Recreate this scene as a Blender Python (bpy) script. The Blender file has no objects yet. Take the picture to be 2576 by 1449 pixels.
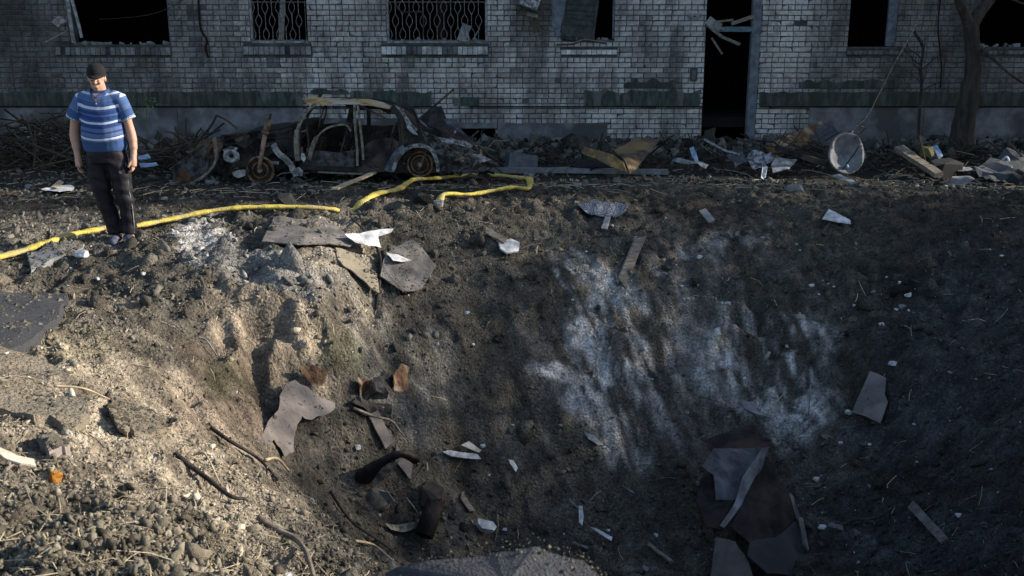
import bpy, bmesh, math, random
import numpy as np
from mathutils import Vector, Matrix, noise as mnoise

# ------------------------------------------------------------------ camera, world, sun, exposure
SC = bpy.context.scene
COL = SC.collection
R = math.radians
F, CX, CY = 2505.0, 1288.0, 724.5          # focal length and centre of the frame in 2576-wide pixels
PITCH = R(14.0); CAMZ = 2.1
cp, sp = math.cos(PITCH), math.sin(PITCH)
cam = bpy.data.objects.new('camera', bpy.data.cameras.new('camera')); COL.objects.link(cam)
cam.location = (0, 0, CAMZ); cam.rotation_euler = (math.pi/2 - PITCH, 0, 0)
cam.data.sensor_width = 36; cam.data.lens = 36*F/2576; cam.data.clip_end = 3000; cam.data.clip_start = .05
cam.data.dof.use_dof = True; cam.data.dof.focus_distance = 10.0; cam.data.dof.aperture_fstop = 5.0
SC.camera = cam
SUN_EL, SUN_AZ = R(21.0), R(8.5)           # azimuth measured from +x towards +y
sdir = Vector((math.cos(SUN_EL)*math.cos(SUN_AZ), math.cos(SUN_EL)*math.sin(SUN_AZ), math.sin(SUN_EL)))
W = bpy.data.worlds.new("World"); SC.world = W; W.use_nodes = True
nt = W.node_tree; bg = nt.nodes['Background']
sky = nt.nodes.new('ShaderNodeTexSky'); sky.sky_type = 'NISHITA'; sky.sun_disc = False
sky.sun_elevation = SUN_EL; sky.sun_rotation = math.pi/2 - SUN_AZ
nt.links.new(sky.outputs[0], bg.inputs[0]); bg.inputs[1].default_value = 0.135
sun = bpy.data.objects.new('sun', bpy.data.lights.new('sun', 'SUN')); COL.objects.link(sun)
sun.data.energy = 4.5; sun.data.angle = R(0.55); sun.data.color = (1, .92, .80)
sun.rotation_euler = sdir.to_track_quat('Z', 'Y').to_euler()
SC.view_settings.view_transform = 'Standard'; SC.view_settings.look = 'None'
SC.view_settings.gamma = 1; SC.view_settings.use_curve_mapping = False
SC.view_settings.exposure = 0.98

# ------------------------------------------------------------------ helpers
rnd = random.Random(7)
rng = np.random.default_rng(11)

def P(px, py, Y):
    """pixel of the 2576-wide photograph + forward distance -> world point"""
    v = (CY-py)/F; t = Y/(cp+v*sp)
    return Vector(((px-CX)/F*t, Y, CAMZ+t*(-sp+v*cp)))

def tag(o, label=None, cat=None, group=None, kind=None):
    if label: o['label'] = label
    if cat: o['category'] = cat
    if group: o['group'] = group
    if kind: o['kind'] = kind
    return o

def empty(name, loc, label=None, cat=None, group=None, kind=None):
    o = bpy.data.objects.new(name, None); COL.objects.link(o); o.location = loc
    o.empty_display_size = .2
    return tag(o, label, cat, group, kind)

class MB:
    """collects verts/faces in world space, links them as one mesh object"""
    def __init__(s): s.v = []; s.f = []; s.m = []; s.mi = 0; s.col = []; s.c = None
    def add(s, vs, fs):
        n = len(s.v)
        s.v += [tuple(v) for v in vs]
        s.f += [tuple(i+n for i in f) for f in fs]; s.m += [s.mi]*len(fs)
        if s.c is not None: s.col += [s.c]*len(vs)
        return s
    def box(s, x0, x1, y0, y1, z0, z1, M=None):
        vs = [Vector(p) for p in ((x0,y0,z0),(x1,y0,z0),(x1,y1,z0),(x0,y1,z0),(x0,y0,z1),(x1,y0,z1),(x1,y1,z1),(x0,y1,z1))]
        if M is not None: vs = [M@v for v in vs]
        return s.add(vs, ((0,3,2,1),(4,5,6,7),(0,1,5,4),(1,2,6,5),(2,3,7,6),(3,0,4,7)))
    def tube(s, pts, rad, n=8, caps=True, flat=1.0, up=None):
        pts = [Vector(p) for p in pts]
        if not hasattr(rad, '__len__'): rad = [rad]*len(pts)
        rings = []; prev = None
        for i, p in enumerate(pts):
            a = pts[max(i-1, 0)]; b = pts[min(i+1, len(pts)-1)]
            d = (b-a).normalized() if (b-a).length > 1e-9 else Vector((0,0,1))
            if prev is None:
                u = Vector(up) if up is not None else (Vector((0,0,1)) if abs(d.z) < .9 else Vector((0,1,0)))
            else: u = prev
            u = (u-d*u.dot(d)).normalized(); w = d.cross(u); prev = u
            rings.append([p+(w*math.cos(t)+u*math.sin(t)*flat)*rad[i] for t in [2*math.pi*k/n for k in range(n)]])
        vs = [v for r in rings for v in r]; fs = []
        for i in range(len(pts)-1):
            for k in range(n):
                k2 = (k+1) % n
                fs.append((i*n+k, i*n+k2, (i+1)*n+k2, (i+1)*n+k))
        if caps:
            fs.append(tuple(range(n-1, -1, -1))); fs.append(tuple((len(pts)-1)*n+k for k in range(n)))
        return s.add(vs, fs)
    def bar(s, pts, w, t, up=(0,0,1)):
        """flat bar of width w (along up x dir) and thickness t along a polyline"""
        pts = [Vector(p) for p in pts]; vs = []; fs = []
        for i, p in enumerate(pts):
            a = pts[max(i-1, 0)]; b = pts[min(i+1, len(pts)-1)]
            d = (b-a).normalized(); u = Vector(up); u = (u-d*u.dot(d)).normalized(); c = d.cross(u)
            for (i1, j1) in ((-1,-1),(1,-1),(1,1),(-1,1)):
                vs.append(p+c*(w/2*i1)+u*(t/2*j1))
        for i in range(len(pts)-1):
            for k in range(4):
                k2 = (k+1) % 4
                fs.append((i*4+k, i*4+k2, (i+1)*4+k2, (i+1)*4+k))
        fs.append((3,2,1,0)); m = (len(pts)-1)*4; fs.append((m,m+1,m+2,m+3))
        return s.add(vs, fs)
    def ball(s, c, r, n=10, m=7, M=None):
        c = Vector(c); r = (r,)*3 if not hasattr(r, '__len__') else r
        vs = [Vector((0,0,-r[2]))]
        for j in range(1, m):
            a = -math.pi/2+math.pi*j/m
            for k in range(n):
                t = 2*math.pi*k/n
                vs.append(Vector((r[0]*math.cos(a)*math.cos(t), r[1]*math.cos(a)*math.sin(t), r[2]*math.sin(a))))
        vs.append(Vector((0,0,r[2])))
        if M is not None: vs = [M@v for v in vs]
        vs = [v+c for v in vs]; fs = []
        for k in range(n):
            k2 = (k+1) % n
            fs.append((0, 1+k2, 1+k))
            for j in range(m-2):
                fs.append((1+j*n+k, 1+j*n+k2, 1+(j+1)*n+k2, 1+(j+1)*n+k))
            fs.append((1+(m-2)*n+k, 1+(m-2)*n+k2, len(vs)-1))
        return s.add(vs, fs)
    def loft(s, rings):
        """rings: list of (cx,cy,z,rx,ry)"""
        n = 20; vs = []; fs = []
        for (cx, cy, z, rx, ry) in rings:
            for k in range(n):
                t = 2*math.pi*k/n; c_, s_ = math.cos(t), math.sin(t)
                e = .85
                vs.append((cx+rx*math.copysign(abs(c_)**e, c_), cy+ry*math.copysign(abs(s_)**e, s_), z))
        for i in range(len(rings)-1):
            for k in range(n):
                k2 = (k+1) % n
                fs.append((i*n+k, i*n+k2, (i+1)*n+k2, (i+1)*n+k))
        fs.append(tuple(range(n-1, -1, -1))); fs.append(tuple((len(rings)-1)*n+k for k in range(n)))
        return s.add(vs, fs)
    def build(s, name, mats, parent=None, smooth=False, origin=None, **kw):
        me = bpy.data.meshes.new(name)
        if parent is not None:
            q = parent; o0 = Vector((0,0,0))
            while q is not None: o0 = o0+q.location; q = q.parent
            loc = Vector((0,0,0))
        else:
            if origin is None and s.v:
                a = np.array(s.v); origin = ((a[:,0].min()+a[:,0].max())/2, (a[:,1].min()+a[:,1].max())/2, a[:,2].min())
            o0 = Vector(origin) if origin is not None else Vector((0,0,0)); loc = o0
        me.from_pydata([(v[0]-o0.x, v[1]-o0.y, v[2]-o0.z) for v in s.v], [], s.f)
        if not isinstance(mats, (list, tuple)): mats = [mats]
        for m in mats: me.materials.append(m)
        if len(mats) > 1: me.polygons.foreach_set('material_index', s.m)
        if s.col:
            at = me.color_attributes.new('Col', 'FLOAT_COLOR', 'POINT')
            at.data.foreach_set('color', [x for c in s.col for x in (c[0], c[1], c[2], 1)])
        if smooth: me.polygons.foreach_set('use_smooth', [True]*len(me.polygons))
        me.update()
        o = bpy.data.objects.new(name, me); COL.objects.link(o); o.location = loc
        if parent is not None: o.parent = parent
        tag(o, **kw)
        return o

# ---- numpy gradient noise
_perm = np.random.default_rng(5).permutation(4096)
_grad = np.random.default_rng(6).normal(size=(4096, 2)); _grad /= np.linalg.norm(_grad, axis=1)[:, None]
def pn(x, y, seed=0):
    x = np.asarray(x, float); y = np.asarray(y, float)
    xi = np.floor(x).astype(np.int64); yi = np.floor(y).astype(np.int64); xf = x-xi; yf = y-yi
    def g(i, j, dx, dy):
        h = _perm[(_perm[(xi+i+seed*57) & 4095]+yi+j) & 4095]
        v = _grad[h]; return v[..., 0]*dx+v[..., 1]*dy
    u = xf**3*(xf*(xf*6-15)+10); v = yf**3*(yf*(yf*6-15)+10)
    a = g(0,0,xf,yf); b = g(1,0,xf-1,yf); c = g(0,1,xf,yf-1); d = g(1,1,xf-1,yf-1)
    return ((a+(b-a)*u)*(1-v)+(c+(d-c)*u)*v)*1.5
def fbm(x, y, oct=4, seed=0):
    s = 0; a = 1; n = 0
    for i in range(oct): s = s+a*pn(x*2**i, y*2**i, seed+i); n += a; a *= .5
    return s/n
def sstep(a, b, x):
    t = np.clip((x-a)/(b-a), 0, 1); return t*t*(3-2*t)

# ---- materials
MATS = {}
def mat(name, c1, c2=None, scale=6, rough=.85, metal=0, bump=.3, bscale=40, contrast=(.4,.62), attr=False, c3=None, stretch=None, spec=.3, bdist=.02):
    if name in MATS: return MATS[name]
    m = bpy.data.materials.new(name); m.use_nodes = True; MATS[name] = m
    N = m.node_tree.nodes; L = m.node_tree.links; b = N['Principled BSDF']
    b.inputs['Roughness'].default_value = rough; b.inputs['Metallic'].default_value = metal
    b.inputs['Specular IOR Level'].default_value = spec
    tc = N.new('ShaderNodeTexCoord'); src = tc.outputs['Object']
    if stretch:
        mp = N.new('ShaderNodeMapping'); mp.inputs['Scale'].default_value = stretch; L.new(src, mp.inputs[0]); src = mp.outputs[0]
    no = N.new('ShaderNodeTexNoise'); no.inputs['Scale'].default_value = scale; no.inputs['Detail'].default_value = 6; no.inputs['Roughness'].default_value = .65
    L.new(src, no.inputs['Vector'])
    cr = N.new('ShaderNodeValToRGB'); L.new(no.outputs['Fac'], cr.inputs[0])
    c2 = c2 or tuple(x*.6 for x in c1)
    cr.color_ramp.elements[0].position = contrast[0]; cr.color_ramp.elements[1].position = contrast[1]
    if attr:
        cr.color_ramp.elements[0].color = (*[x for x in (c2)], 1); cr.color_ramp.elements[1].color = (*c1, 1)
        ca = N.new('ShaderNodeAttribute'); ca.attribute_name = 'Col'
        mx = N.new('ShaderNodeMix'); mx.data_type = 'RGBA'; mx.blend_type = 'MULTIPLY'; mx.inputs[0].default_value = 1
        L.new(ca.outputs['Color'], mx.inputs[6]); L.new(cr.outputs[0], mx.inputs[7]); L.new(mx.outputs[2], b.inputs['Base Color'])
    else:
        cr.color_ramp.elements[0].color = (*c2, 1); cr.color_ramp.elements[1].color = (*c1, 1)
        if c3:
            n3 = N.new('ShaderNodeTexNoise'); n3.inputs['Scale'].default_value = scale*.37; n3.inputs['Detail'].default_value = 4
            L.new(src, n3.inputs['Vector'])
            r3 = N.new('ShaderNodeValToRGB'); r3.color_ramp.elements[0].position = .5; r3.color_ramp.elements[1].position = .6; L.new(n3.outputs['Fac'], r3.inputs[0])
            mx = N.new('ShaderNodeMix'); mx.data_type = 'RGBA'; L.new(r3.outputs[0], mx.inputs[0]); L.new(cr.outputs[0], mx.inputs[6]); mx.inputs[7].default_value = (*c3, 1)
            L.new(mx.outputs[2], b.inputs['Base Color'])
        else: L.new(cr.outputs[0], b.inputs['Base Color'])
    if bump:
        nb = N.new('ShaderNodeTexNoise'); nb.inputs['Scale'].default_value = bscale; nb.inputs['Detail'].default_value = 5
        L.new(src, nb.inputs['Vector'])
        bp = N.new('ShaderNodeBump'); bp.inputs['Strength'].default_value = bump; bp.inputs['Distance'].default_value = bdist
        L.new(nb.outputs['Fac'], bp.inputs['Height']); L.new(bp.outputs[0], b.inputs['Normal'])
    return m

M_soil = mat('soil', (1.45,1.4,1.34), (.42,.405,.39), scale=40, rough=.95, bump=1, bscale=38, bdist=.05, attr=True, contrast=(.34,.67), spec=.15)
M_clod = mat('clod_soil', (1.15,1.15,1.1), (.75,.73,.7), scale=30, rough=.95, bump=.4, bscale=80, attr=True, spec=.15)
M_brick = mat('silicate_brick', (1.05,1.05,1.05), (.72,.7,.68), scale=14, rough=.9, bump=.5, bscale=60, attr=True, spec=.2)
def add_world_stain(m, amount=.68, scale=(1.1,1.1,.45)):
    N = m.node_tree.nodes; L = m.node_tree.links; b = N['Principled BSDF']; src = b.inputs['Base Color'].links[0].from_socket
    g = N.new('ShaderNodeNewGeometry'); mp = N.new('ShaderNodeMapping'); mp.inputs['Scale'].default_value = scale; L.new(g.outputs['Position'], mp.inputs[0])
    n = N.new('ShaderNodeTexNoise'); n.inputs['Scale'].default_value = 1.6; n.inputs['Detail'].default_value = 8; n.inputs['Roughness'].default_value = .7; L.new(mp.outputs[0], n.inputs[0])
    r = N.new('ShaderNodeValToRGB'); r.color_ramp.elements[0].position = .42; r.color_ramp.elements[0].color = (.16,.15,.14,1); r.color_ramp.elements[1].position = .56; r.color_ramp.elements[1].color = (1,1,1,1); L.new(n.outputs['Fac'], r.inputs[0])
    x = N.new('ShaderNodeMix'); x.data_type = 'RGBA'; x.blend_type = 'MULTIPLY'; x.inputs[0].default_value = amount; L.new(src, x.inputs[6]); L.new(r.outputs[0], x.inputs[7]); L.new(x.outputs[2], b.inputs['Base Color'])
add_world_stain(M_brick)
M_mortar = mat('sooty_mortar', (.095,.09,.092), (.035,.034,.035), scale=3, rough=.95)
M_plaster = mat('grey_plaster', (.17,.17,.18), (.085,.085,.09), scale=3, rough=.92, bump=.5, bscale=30, c3=(.06,.06,.062))
M_green = mat('green_plaster', (.05,.075,.065), (.025,.03,.027), scale=6, rough=.9, bump=.5, c3=(.10,.10,.095), stretch=(2.2,1,.6))
M_ledge = mat('dark_ledge', (.065,.074,.066), (.03,.034,.03), scale=5, rough=.9, c3=(.026,.032,.026), stretch=(2,1,.6))
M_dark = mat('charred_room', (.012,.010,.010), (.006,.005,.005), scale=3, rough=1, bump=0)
M_asph = mat('asphalt', (.062,.064,.07), (.04,.04,.045), scale=30, rough=.85, bump=.8, bscale=120)
M_conc = mat('concrete', (.22,.22,.22), (.13,.13,.13), scale=8, rough=.9, bump=.4)
M_white = mat('white_plaster', (.62,.62,.64), (.30,.29,.28), scale=12, rough=.8, bump=.25)
M_whiteplastic = mat('white_plastic', (.66,.67,.70), (.34,.33,.32), scale=7, rough=.6, bump=.05)
M_dirtywhite = mat('dirty_white', (.30,.31,.33), (.11,.11,.11), scale=9, rough=.7, bump=.1)
M_wood = mat('weathered_wood', (.24,.2,.155), (.11,.09,.07), scale=9, rough=.85, bump=.4, stretch=(1,1,8))
M_palewood = mat('pale_wood', (.50,.40,.27), (.33,.25,.16), scale=9, rough=.8, bump=.2)
M_greywood = mat('grey_wood', (.17,.155,.14), (.08,.075,.07), scale=12, rough=.9, bump=.4)
M_char = mat('charred_metal', (.035,.033,.032), (.012,.011,.011), scale=7, rough=.7, metal=.2, bump=.6, bscale=25, c3=(.07,.05,.038))
M_ashmetal = mat('ashen_metal', (.34,.34,.36), (.06,.055,.05), scale=14, rough=.6, metal=.3, bump=.6, bscale=30, contrast=(.42,.58))
M_rust = mat('rusty_metal', (.20,.115,.06), (.07,.035,.02), scale=9, rough=.85, metal=.1, bump=.5, c3=(.28,.22,.16))
M_roof = mat('scorched_roof', (.52,.38,.17), (.24,.14,.06), scale=5, rough=.6, metal=.15, bump=.4, c3=(.40,.37,.33))
M_strut = mat('rusty_strut', (.33,.20,.145), (.19,.11,.08), scale=9, rough=.75, bump=.3)
M_pillar = mat('burnt_pillar', (.27,.24,.19), (.09,.08,.06), scale=13, rough=.7, metal=.2, bump=.4)
M_sheetbrown = mat('brown_grey_sheet', (.155,.13,.118), (.105,.09,.082), scale=6, rough=.75, metal=.0, bump=.15, c3=(.18,.155,.14))
M_darksheet = mat('dark_sheet', (.038,.03,.028), (.014,.012,.012), scale=7, rough=.85, metal=.0, bump=.5, c3=(.05,.034,.026), spec=.15)
M_linol = mat('grey_roofing_felt', (.15,.135,.125), (.085,.078,.072), scale=7, rough=.9, bump=.35, c3=(.17,.15,.135))
M_hose = mat('yellow_hose', (.66,.52,.09), (.30,.22,.06), scale=11, rough=.8, bump=.6, bscale=60, c3=(.40,.32,.13), contrast=(.33,.6))
M_bark = mat('bark', (.045,.037,.032), (.02,.017,.015), scale=12, rough=.95, bump=1, bscale=18, stretch=(1,1,.25))
M_twig = mat('dry_twigs', (.075,.06,.045), (.03,.025,.02), scale=9, rough=.95, bump=.2)
M_straw = mat('straw', (.48,.40,.25), (.25,.2,.13), scale=9, rough=.9, bump=0)
M_cloth = mat('grey_tarpaulin', (.075,.08,.09), (.035,.037,.042), scale=6, rough=.8, bump=.4)
M_bluegrey = mat('blue_plastic', (.30,.42,.58), (.16,.22,.31), scale=8, rough=.4, bump=.1)
M_teal = mat('teal_paint', (.10,.17,.20), (.05,.09,.11), scale=8, rough=.7, bump=.3)
M_frame = mat('grey_painted_frame', (.14,.16,.19), (.07,.08,.095), scale=6, rough=.7, bump=.3)
M_grille = mat('painted_grille', (.24,.235,.22), (.10,.09,.08), scale=18, rough=.6, bump=.1)
M_rubber = mat('burnt_rubber', (.02,.02,.02), (.012,.012,.012), scale=12, rough=.9, bump=.3)
M_orange = mat('orange_foam', (.50,.22,.03), (.3,.12,.02), scale=20, rough=.9, bump=.6)
M_leaf = mat('weed_leaf', (.10,.15,.05), (.05,.08,.025), scale=20, rough=.7, bump=0)
M_glitter = mat('shattered_glass_sheet', (.30,.34,.42), (.05,.055,.07), scale=75, rough=.25, bump=.8, bscale=80, contrast=(.5,.62), spec=.6)

# ------------------------------------------------------------------ ground height
ctrl = []
def cpx(px, py, Y): p = P(px, py, Y); ctrl.append((p.x, p.y, p.z))
for a in [(290,612,9.75),(0,660,9.0),(0,750,8.0),(0,900,6.3),(0,1100,4.9),(0,1300,3.9),(0,1449,3.35),(300,1449,3.5),(600,1449,3.9),
          (930,1449,4.75),(200,1000,5.8),(430,900,7.2),(350,750,8.3),(430,1050,6.3),(300,1200,4.9),(600,1150,6.4),(600,1300,5.0),(760,1280,6.0),
          (850,1400,5.3),(500,640,9.3),(700,560,10.6),(900,540,11),(1250,500,12),(1500,500,12.2),(1800,480,12.8),(2100,470,13),(2400,488,12.6),
          (2576,500,12.3),(650,760,8.6),(700,900,8.15),(700,960,8.0),(800,650,9.4),(850,760,9.0),(880,900,8.5),(850,1000,8.2),(790,1090,7.9),
          (900,1200,8.0),(1050,1350,7.9),(1050,720,9.8),(1250,640,10.6),(1200,900,9.4),(1200,1100,8.9),(1250,1300,8.4),(1500,700,10.6),
          (1550,850,10.0),(1600,1000,9.5),(1600,1150,9.1),(1600,1300,8.6),(1500,1449,7.8),(1850,700,10.8),(1950,850,10.2),(1950,1000,9.7),
          (1950,1150,9.0),(1950,1300,8.3),(1900,1449,7.5),(2250,700,10.6),(2300,900,9.4),(2300,1100,8.4),(2300,1300,7.6),(2250,1449,6.9),
          (2576,700,10.0),(2576,900,8.6),(2576,1100,7.5),(2576,1300,6.6),(2576,1449,6.0)]: cpx(*a)
ctrl += [(6.5,8,-.2),(7.5,5,.2),(8,10,.15),(5.5,4,.2),(7,12,.12),(0,5.6,-1.4),(1.6,5.6,-1.7),(3,5.3,-1.4),(0,4.2,-.75),(1.5,4,-.7),(3,4.1,-.6),
         (4.4,4.4,-.3),(0,3,.15),(1.5,3,.15),(3,3,.2),(4.5,3,.25),(-1.5,3,.12),(-2.5,2.3,.2),(0,2,.4),(0,.8,.5),(0,-1,.5),(3,1,.45),(-4,1,.25),
         (-5.5,4,.1),(-7,8,.08),(6,-1,.4),(-6,-1,.2)]
for x in (-14,-9,-4.5,0,4.5,9,14):
    for y in (14.3,17,20,23): ctrl.append((x,y,.0 if y < 18 else .06))
ctrl += [(x,y,0.05) for x in (-12,12) for y in (-2,3,8)]
C = np.array(ctrl)
def _phi(r2): return np.where(r2 > 0, .5*r2*np.log(np.maximum(r2, 1e-12)), 0)
_n = len(C); _A = np.zeros((_n+3, _n+3))
_A[:_n,:_n] = _phi(((C[:,None,:2]-C[None,:,:2])**2).sum(-1))+np.eye(_n)*.02
_A[:_n,_n] = 1; _A[:_n,_n+1:] = C[:,:2]; _A[_n,:_n] = 1; _A[_n+1:,:_n] = C[:,:2].T
_w = np.linalg.solve(_A, np.concatenate([C[:,2], [0,0,0]]))
def H0_exact(x, y):
    x = np.asarray(x, float); y = np.asarray(y, float); sh = x.shape; x = x.ravel(); y = y.ravel(); out = np.empty(x.shape)
    for i in range(0, len(x), 60000):
        a = x[i:i+60000]; b = y[i:i+60000]
        out[i:i+60000] = _phi((a[:,None]-C[None,:,0])**2+(b[:,None]-C[None,:,1])**2)@_w[:_n]+_w[_n]+_w[_n+1]*a+_w[_n+2]*b
    far = sstep(0, 1, np.maximum(np.maximum(np.abs(x)-10.5, y-20)/3.5, (-1-y)/3))
    out = out*(1-far)
    return out.reshape(sh)
# smooth base on a regular grid (fast lookups)
GX = np.arange(-14, 14.01, .1); GY = np.arange(-4, 24.01, .1)
_bg = H0_exact(*np.meshgrid(GX, GY))
def bil(grid, x, y):
    fx = np.clip((np.asarray(x, float)+14)/.1, 0, len(GX)-1.001); fy = np.clip((np.asarray(y, float)+4)/.1, 0, len(GY)-1.001)
    i = fx.astype(int); j = fy.astype(int); u = fx-i; v = fy-j
    return (grid[j,i]*(1-u)+grid[j,i+1]*u)*(1-v)+(grid[j+1,i]*(1-u)+grid[j+1,i+1]*u)*v
def Hs(x, y): return bil(_bg, x, y)
SCN = (7.9, -4.8)     # where the downhill runnels converge
CC = (1.0, 7.4)      # crater centre
def project(x, y, z):
    """world -> photo pixel (used to lay the soil colours out where they lie in the place)"""
    dz = z-CAMZ; dep = y*cp-dz*sp; up = y*sp+dz*cp
    dep = np.maximum(dep, .05)
    return CX+F*x/dep, CY-F*up/dep
def relief(x, y, z0):
    """metres of relief added to the smooth base"""
    dx = x-CC[0]; dy = y-CC[1]; r = np.hypot(dx, dy)
    th = np.arctan2(y-SCN[1], x-SCN[0]); rs_ = np.hypot(x-SCN[0], y-SCN[1])
    bowl = sstep(6.0, 4.2, r)*sstep(.1, -.5, z0)
    rim = np.exp(-((r-4.9)/1.2)**2)
    near = sstep(13.6, 12.6, y)*sstep(9, 7, np.abs(x))
    wx = x+.25*pn(x*1.3, y*1.3, 40); wy = y+.25*pn(x*1.3, y*1.3, 41)
    d = .10*fbm(wx*1.1, wy*1.1, 3, 3)*near
    lump = fbm(wx*4.5, wy*4.5, 5, 9)
    d = d+(.034+.085*rim)*lump*(.35+.65*near)
    d = d+(.045*np.abs(fbm(x*9, y*9, 3, 21))+.022*fbm(x*17, y*17, 2, 23))*(.2+.8*near)
    # downhill runnels on the slopes
    st = fbm(th*42+.5*pn(x*1.5, y*1.5, 2), rs_*.9, 4, 31)
    st2 = fbm(th*130+.6*pn(x*3, y*3, 4), rs_*2.0, 3, 33)
    ss = fbm(x*2.6+y*.8, y*2.6-x*.8, 4, 35)
    d = d+bowl*(.085*st+.035*st2+.05*ss)
    # broken ledges
    px, py = project(x, y, z0)
    lit = np.exp(-(((px-740)/210)**2+((py-850)/160)**2))
    d = d+lit*(.10*st+.16*(1-np.abs(pn(x*3.1+.4*y, y*1.4+3, 55))*3.2).clip(-1, 1))
    rid = np.exp(-(((px-1850)/230)**2+((py-900)/150)**2))
    d = d+rid*(.10*(1-np.abs(pn(x*1.7, y*4.2+1, 57))*3).clip(-1, 1))
    street = sstep(12.8, 13.8, y)
    d = d+street*(.018*fbm(x*2.2, y*2.2, 3, 61)+.012*np.abs(fbm(x*9, y*9, 3, 63)))
    return d
xs = np.concatenate([-14-np.geomspace(.1, 900, 34)[::-1], np.arange(-14, -7.0, .12), np.arange(-7.0, 7.6, .0285), np.arange(7.6, 14, .12), 14+np.geomspace(.1, 900, 34)])
ys = np.concatenate([-3-np.geomspace(.1, 900, 30)[::-1], np.arange(-3, 1.8, .12), np.arange(1.8, 13.8, .0285), np.arange(13.8, 21, .06), np.arange(21, 24, .3), 24+np.geomspace(.3, 900, 26)])
XX, YY = np.meshgrid(xs, ys)
Z0 = np.where((np.abs(XX) < 14) & (YY > -4) & (YY < 24), Hs(XX, YY), 0)
inside = (np.abs(XX) < 13.5) & (YY > -3) & (YY < 23)
DD = np.where(inside, relief(XX, YY, Z0), 0)
# pull the sheet down under the foreground line of sight near the camera (nothing in front of the lens)
ZZ = Z0+DD

# ---- soil colour
def soilcolor(x, y, z0, d):
    px, py = project(x, y, z0)
    px = px+55*pn(x*2.2, y*2.2, 70)+22*pn(x*7, y*7, 71); py = py+45*pn(x*2.2, y*2.2, 72)+18*pn(x*7, y*7, 73)
    th = np.arctan2(y-SCN[1], x-SCN[0]); r = np.hypot(x-SCN[0], y-SCN[1])
    st = fbm(th*48+.7*pn(x*1.7, y*1.7, 5), r*.85, 5, 80)+.35*pn(th*170, r*1.8, 86)
    dark = np.array([.072,.066,.055]); tan = np.array([.33,.285,.22]); clay = np.array([.52,.505,.485]); ash = np.array([.20,.20,.195])
    reddish = np.array([.17,.125,.095]); road = np.array([.030,.026,.022]); blueg = np.array([.06,.061,.066])
    def bl(cx, cy, rx, ry, a=0, k=1.6):
        a = R(a); u = (px-cx)*math.cos(a)+(py-cy)*math.sin(a); v = -(px-cx)*math.sin(a)+(py-cy)*math.cos(a)
        return sstep(1.25, .55, np.sqrt((u/rx)**2+(v/ry)**2))
    col = np.broadcast_to(dark, x.shape+(3,)).copy()
    def mix(m, c): 
        nonlocal col
        m = np.clip(m, 0, 1)[..., None]; col = col*(1-m)+np.array(c)*m
    mix(sstep(-.25, .5, fbm(x*1.7, y*1.7, 4, 90))*.5, (.115,.106,.09))
    # tan clay spur on the left and its buttress
    mix(bl(330,1130,560,250,38)*(.9+.9*st).clip(0,1), tan*.86)
    mix(bl(700,860,210,150,50)*(.55+.9*st).clip(0,1), (.29,.24,.18))
    mix(bl(870,700,90,180,-12)*.8, (.31,.275,.22))
    mix(bl(560,1000,130,190,-35)*.45, reddish)
    mix(bl(150,1350,520,120,4)*.85, (.125,.11,.085))
    mix(bl(500,600,90,45)*.9, clay*.9); mix(bl(660,680,200,55,12)*.6, ash*1.1)
    mix(bl(120,590,260,60)*.7, (.17,.155,.13))
    # pale blue-grey marl showing on the far slope
    s1 = sstep(.05, .75, .42+1.5*st+1.0*fbm(x*2.4, y*2.4, 4, 88)+.5*pn(th*260, r*3, 89))*(.75+.8*pn(x*12, y*12, 87)).clip(.25, 1)
    mix(bl(1720,880,400,300,10)*.5*(.6+st).clip(0,1), (.13,.125,.12))
    mix(bl(1500,900,90,280,-16)*s1*.95, clay); mix(bl(1600,870,140,180,-20)*s1*.8, clay*.8)
    mix(bl(1930,900,170,150,25)*s1*.95, clay); mix(bl(1980,1010,100,140,10)*s1*.8, clay*.8)
    mix(bl(1600,1040,150,110,35)*s1*.55, clay*.6); mix(bl(1820,610,80,50)*.8*s1, clay*.9); mix(bl(1410,940,60,40)*.9, clay)
    mix(bl(2500,1000,420,760,0)*.85, (.032,.029,.027)); mix(bl(1850,640,420,110)*.35, (.05,.046,.04)); mix(bl(2300,1380,420,160)*.6, (.030,.028,.027))  # shade of the right side painted into the soil as darker colour
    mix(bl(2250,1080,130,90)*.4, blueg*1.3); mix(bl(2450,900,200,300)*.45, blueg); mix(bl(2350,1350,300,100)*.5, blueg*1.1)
    mix(bl(1020,930,120,170,-25)*(.3+st).clip(0,1)*.7, ash*.9)
    # thin vegetation smears
    mix(bl(560,960,60,60)*.35, (.10,.115,.05)); mix(bl(150,860,130,60)*.3, (.13,.12,.06)); mix(bl(880,920,60,50)*.35, (.10,.11,.05))
    # street: soot and trampled mud
    s = sstep(11.2, 12.9, y+.5*pn(x*.7, y*.7, 95)); mix(s*.85, road)
    mix(s*sstep(.05,.4,fbm(x*.9, y*2.4, 4, 97))*.5, (.075,.064,.05))
    mix(sstep(12.0,12.6,y)*sstep(14.4,13.4,y)*sstep(-.5,1.5,x)*.45, (.13,.115,.09))
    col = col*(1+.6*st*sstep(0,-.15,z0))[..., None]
    g = fbm(x*6, y*6, 3, 99)[..., None]; col = col*(1+.8*g)
    g2 = pn(x*19, y*19, 101)[..., None]; col = col*(1+.35*g2)
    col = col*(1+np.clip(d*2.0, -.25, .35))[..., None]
    return np.clip(col, .006, .62)
colr = soilcolor(XX, YY, Z0, DD)

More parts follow.
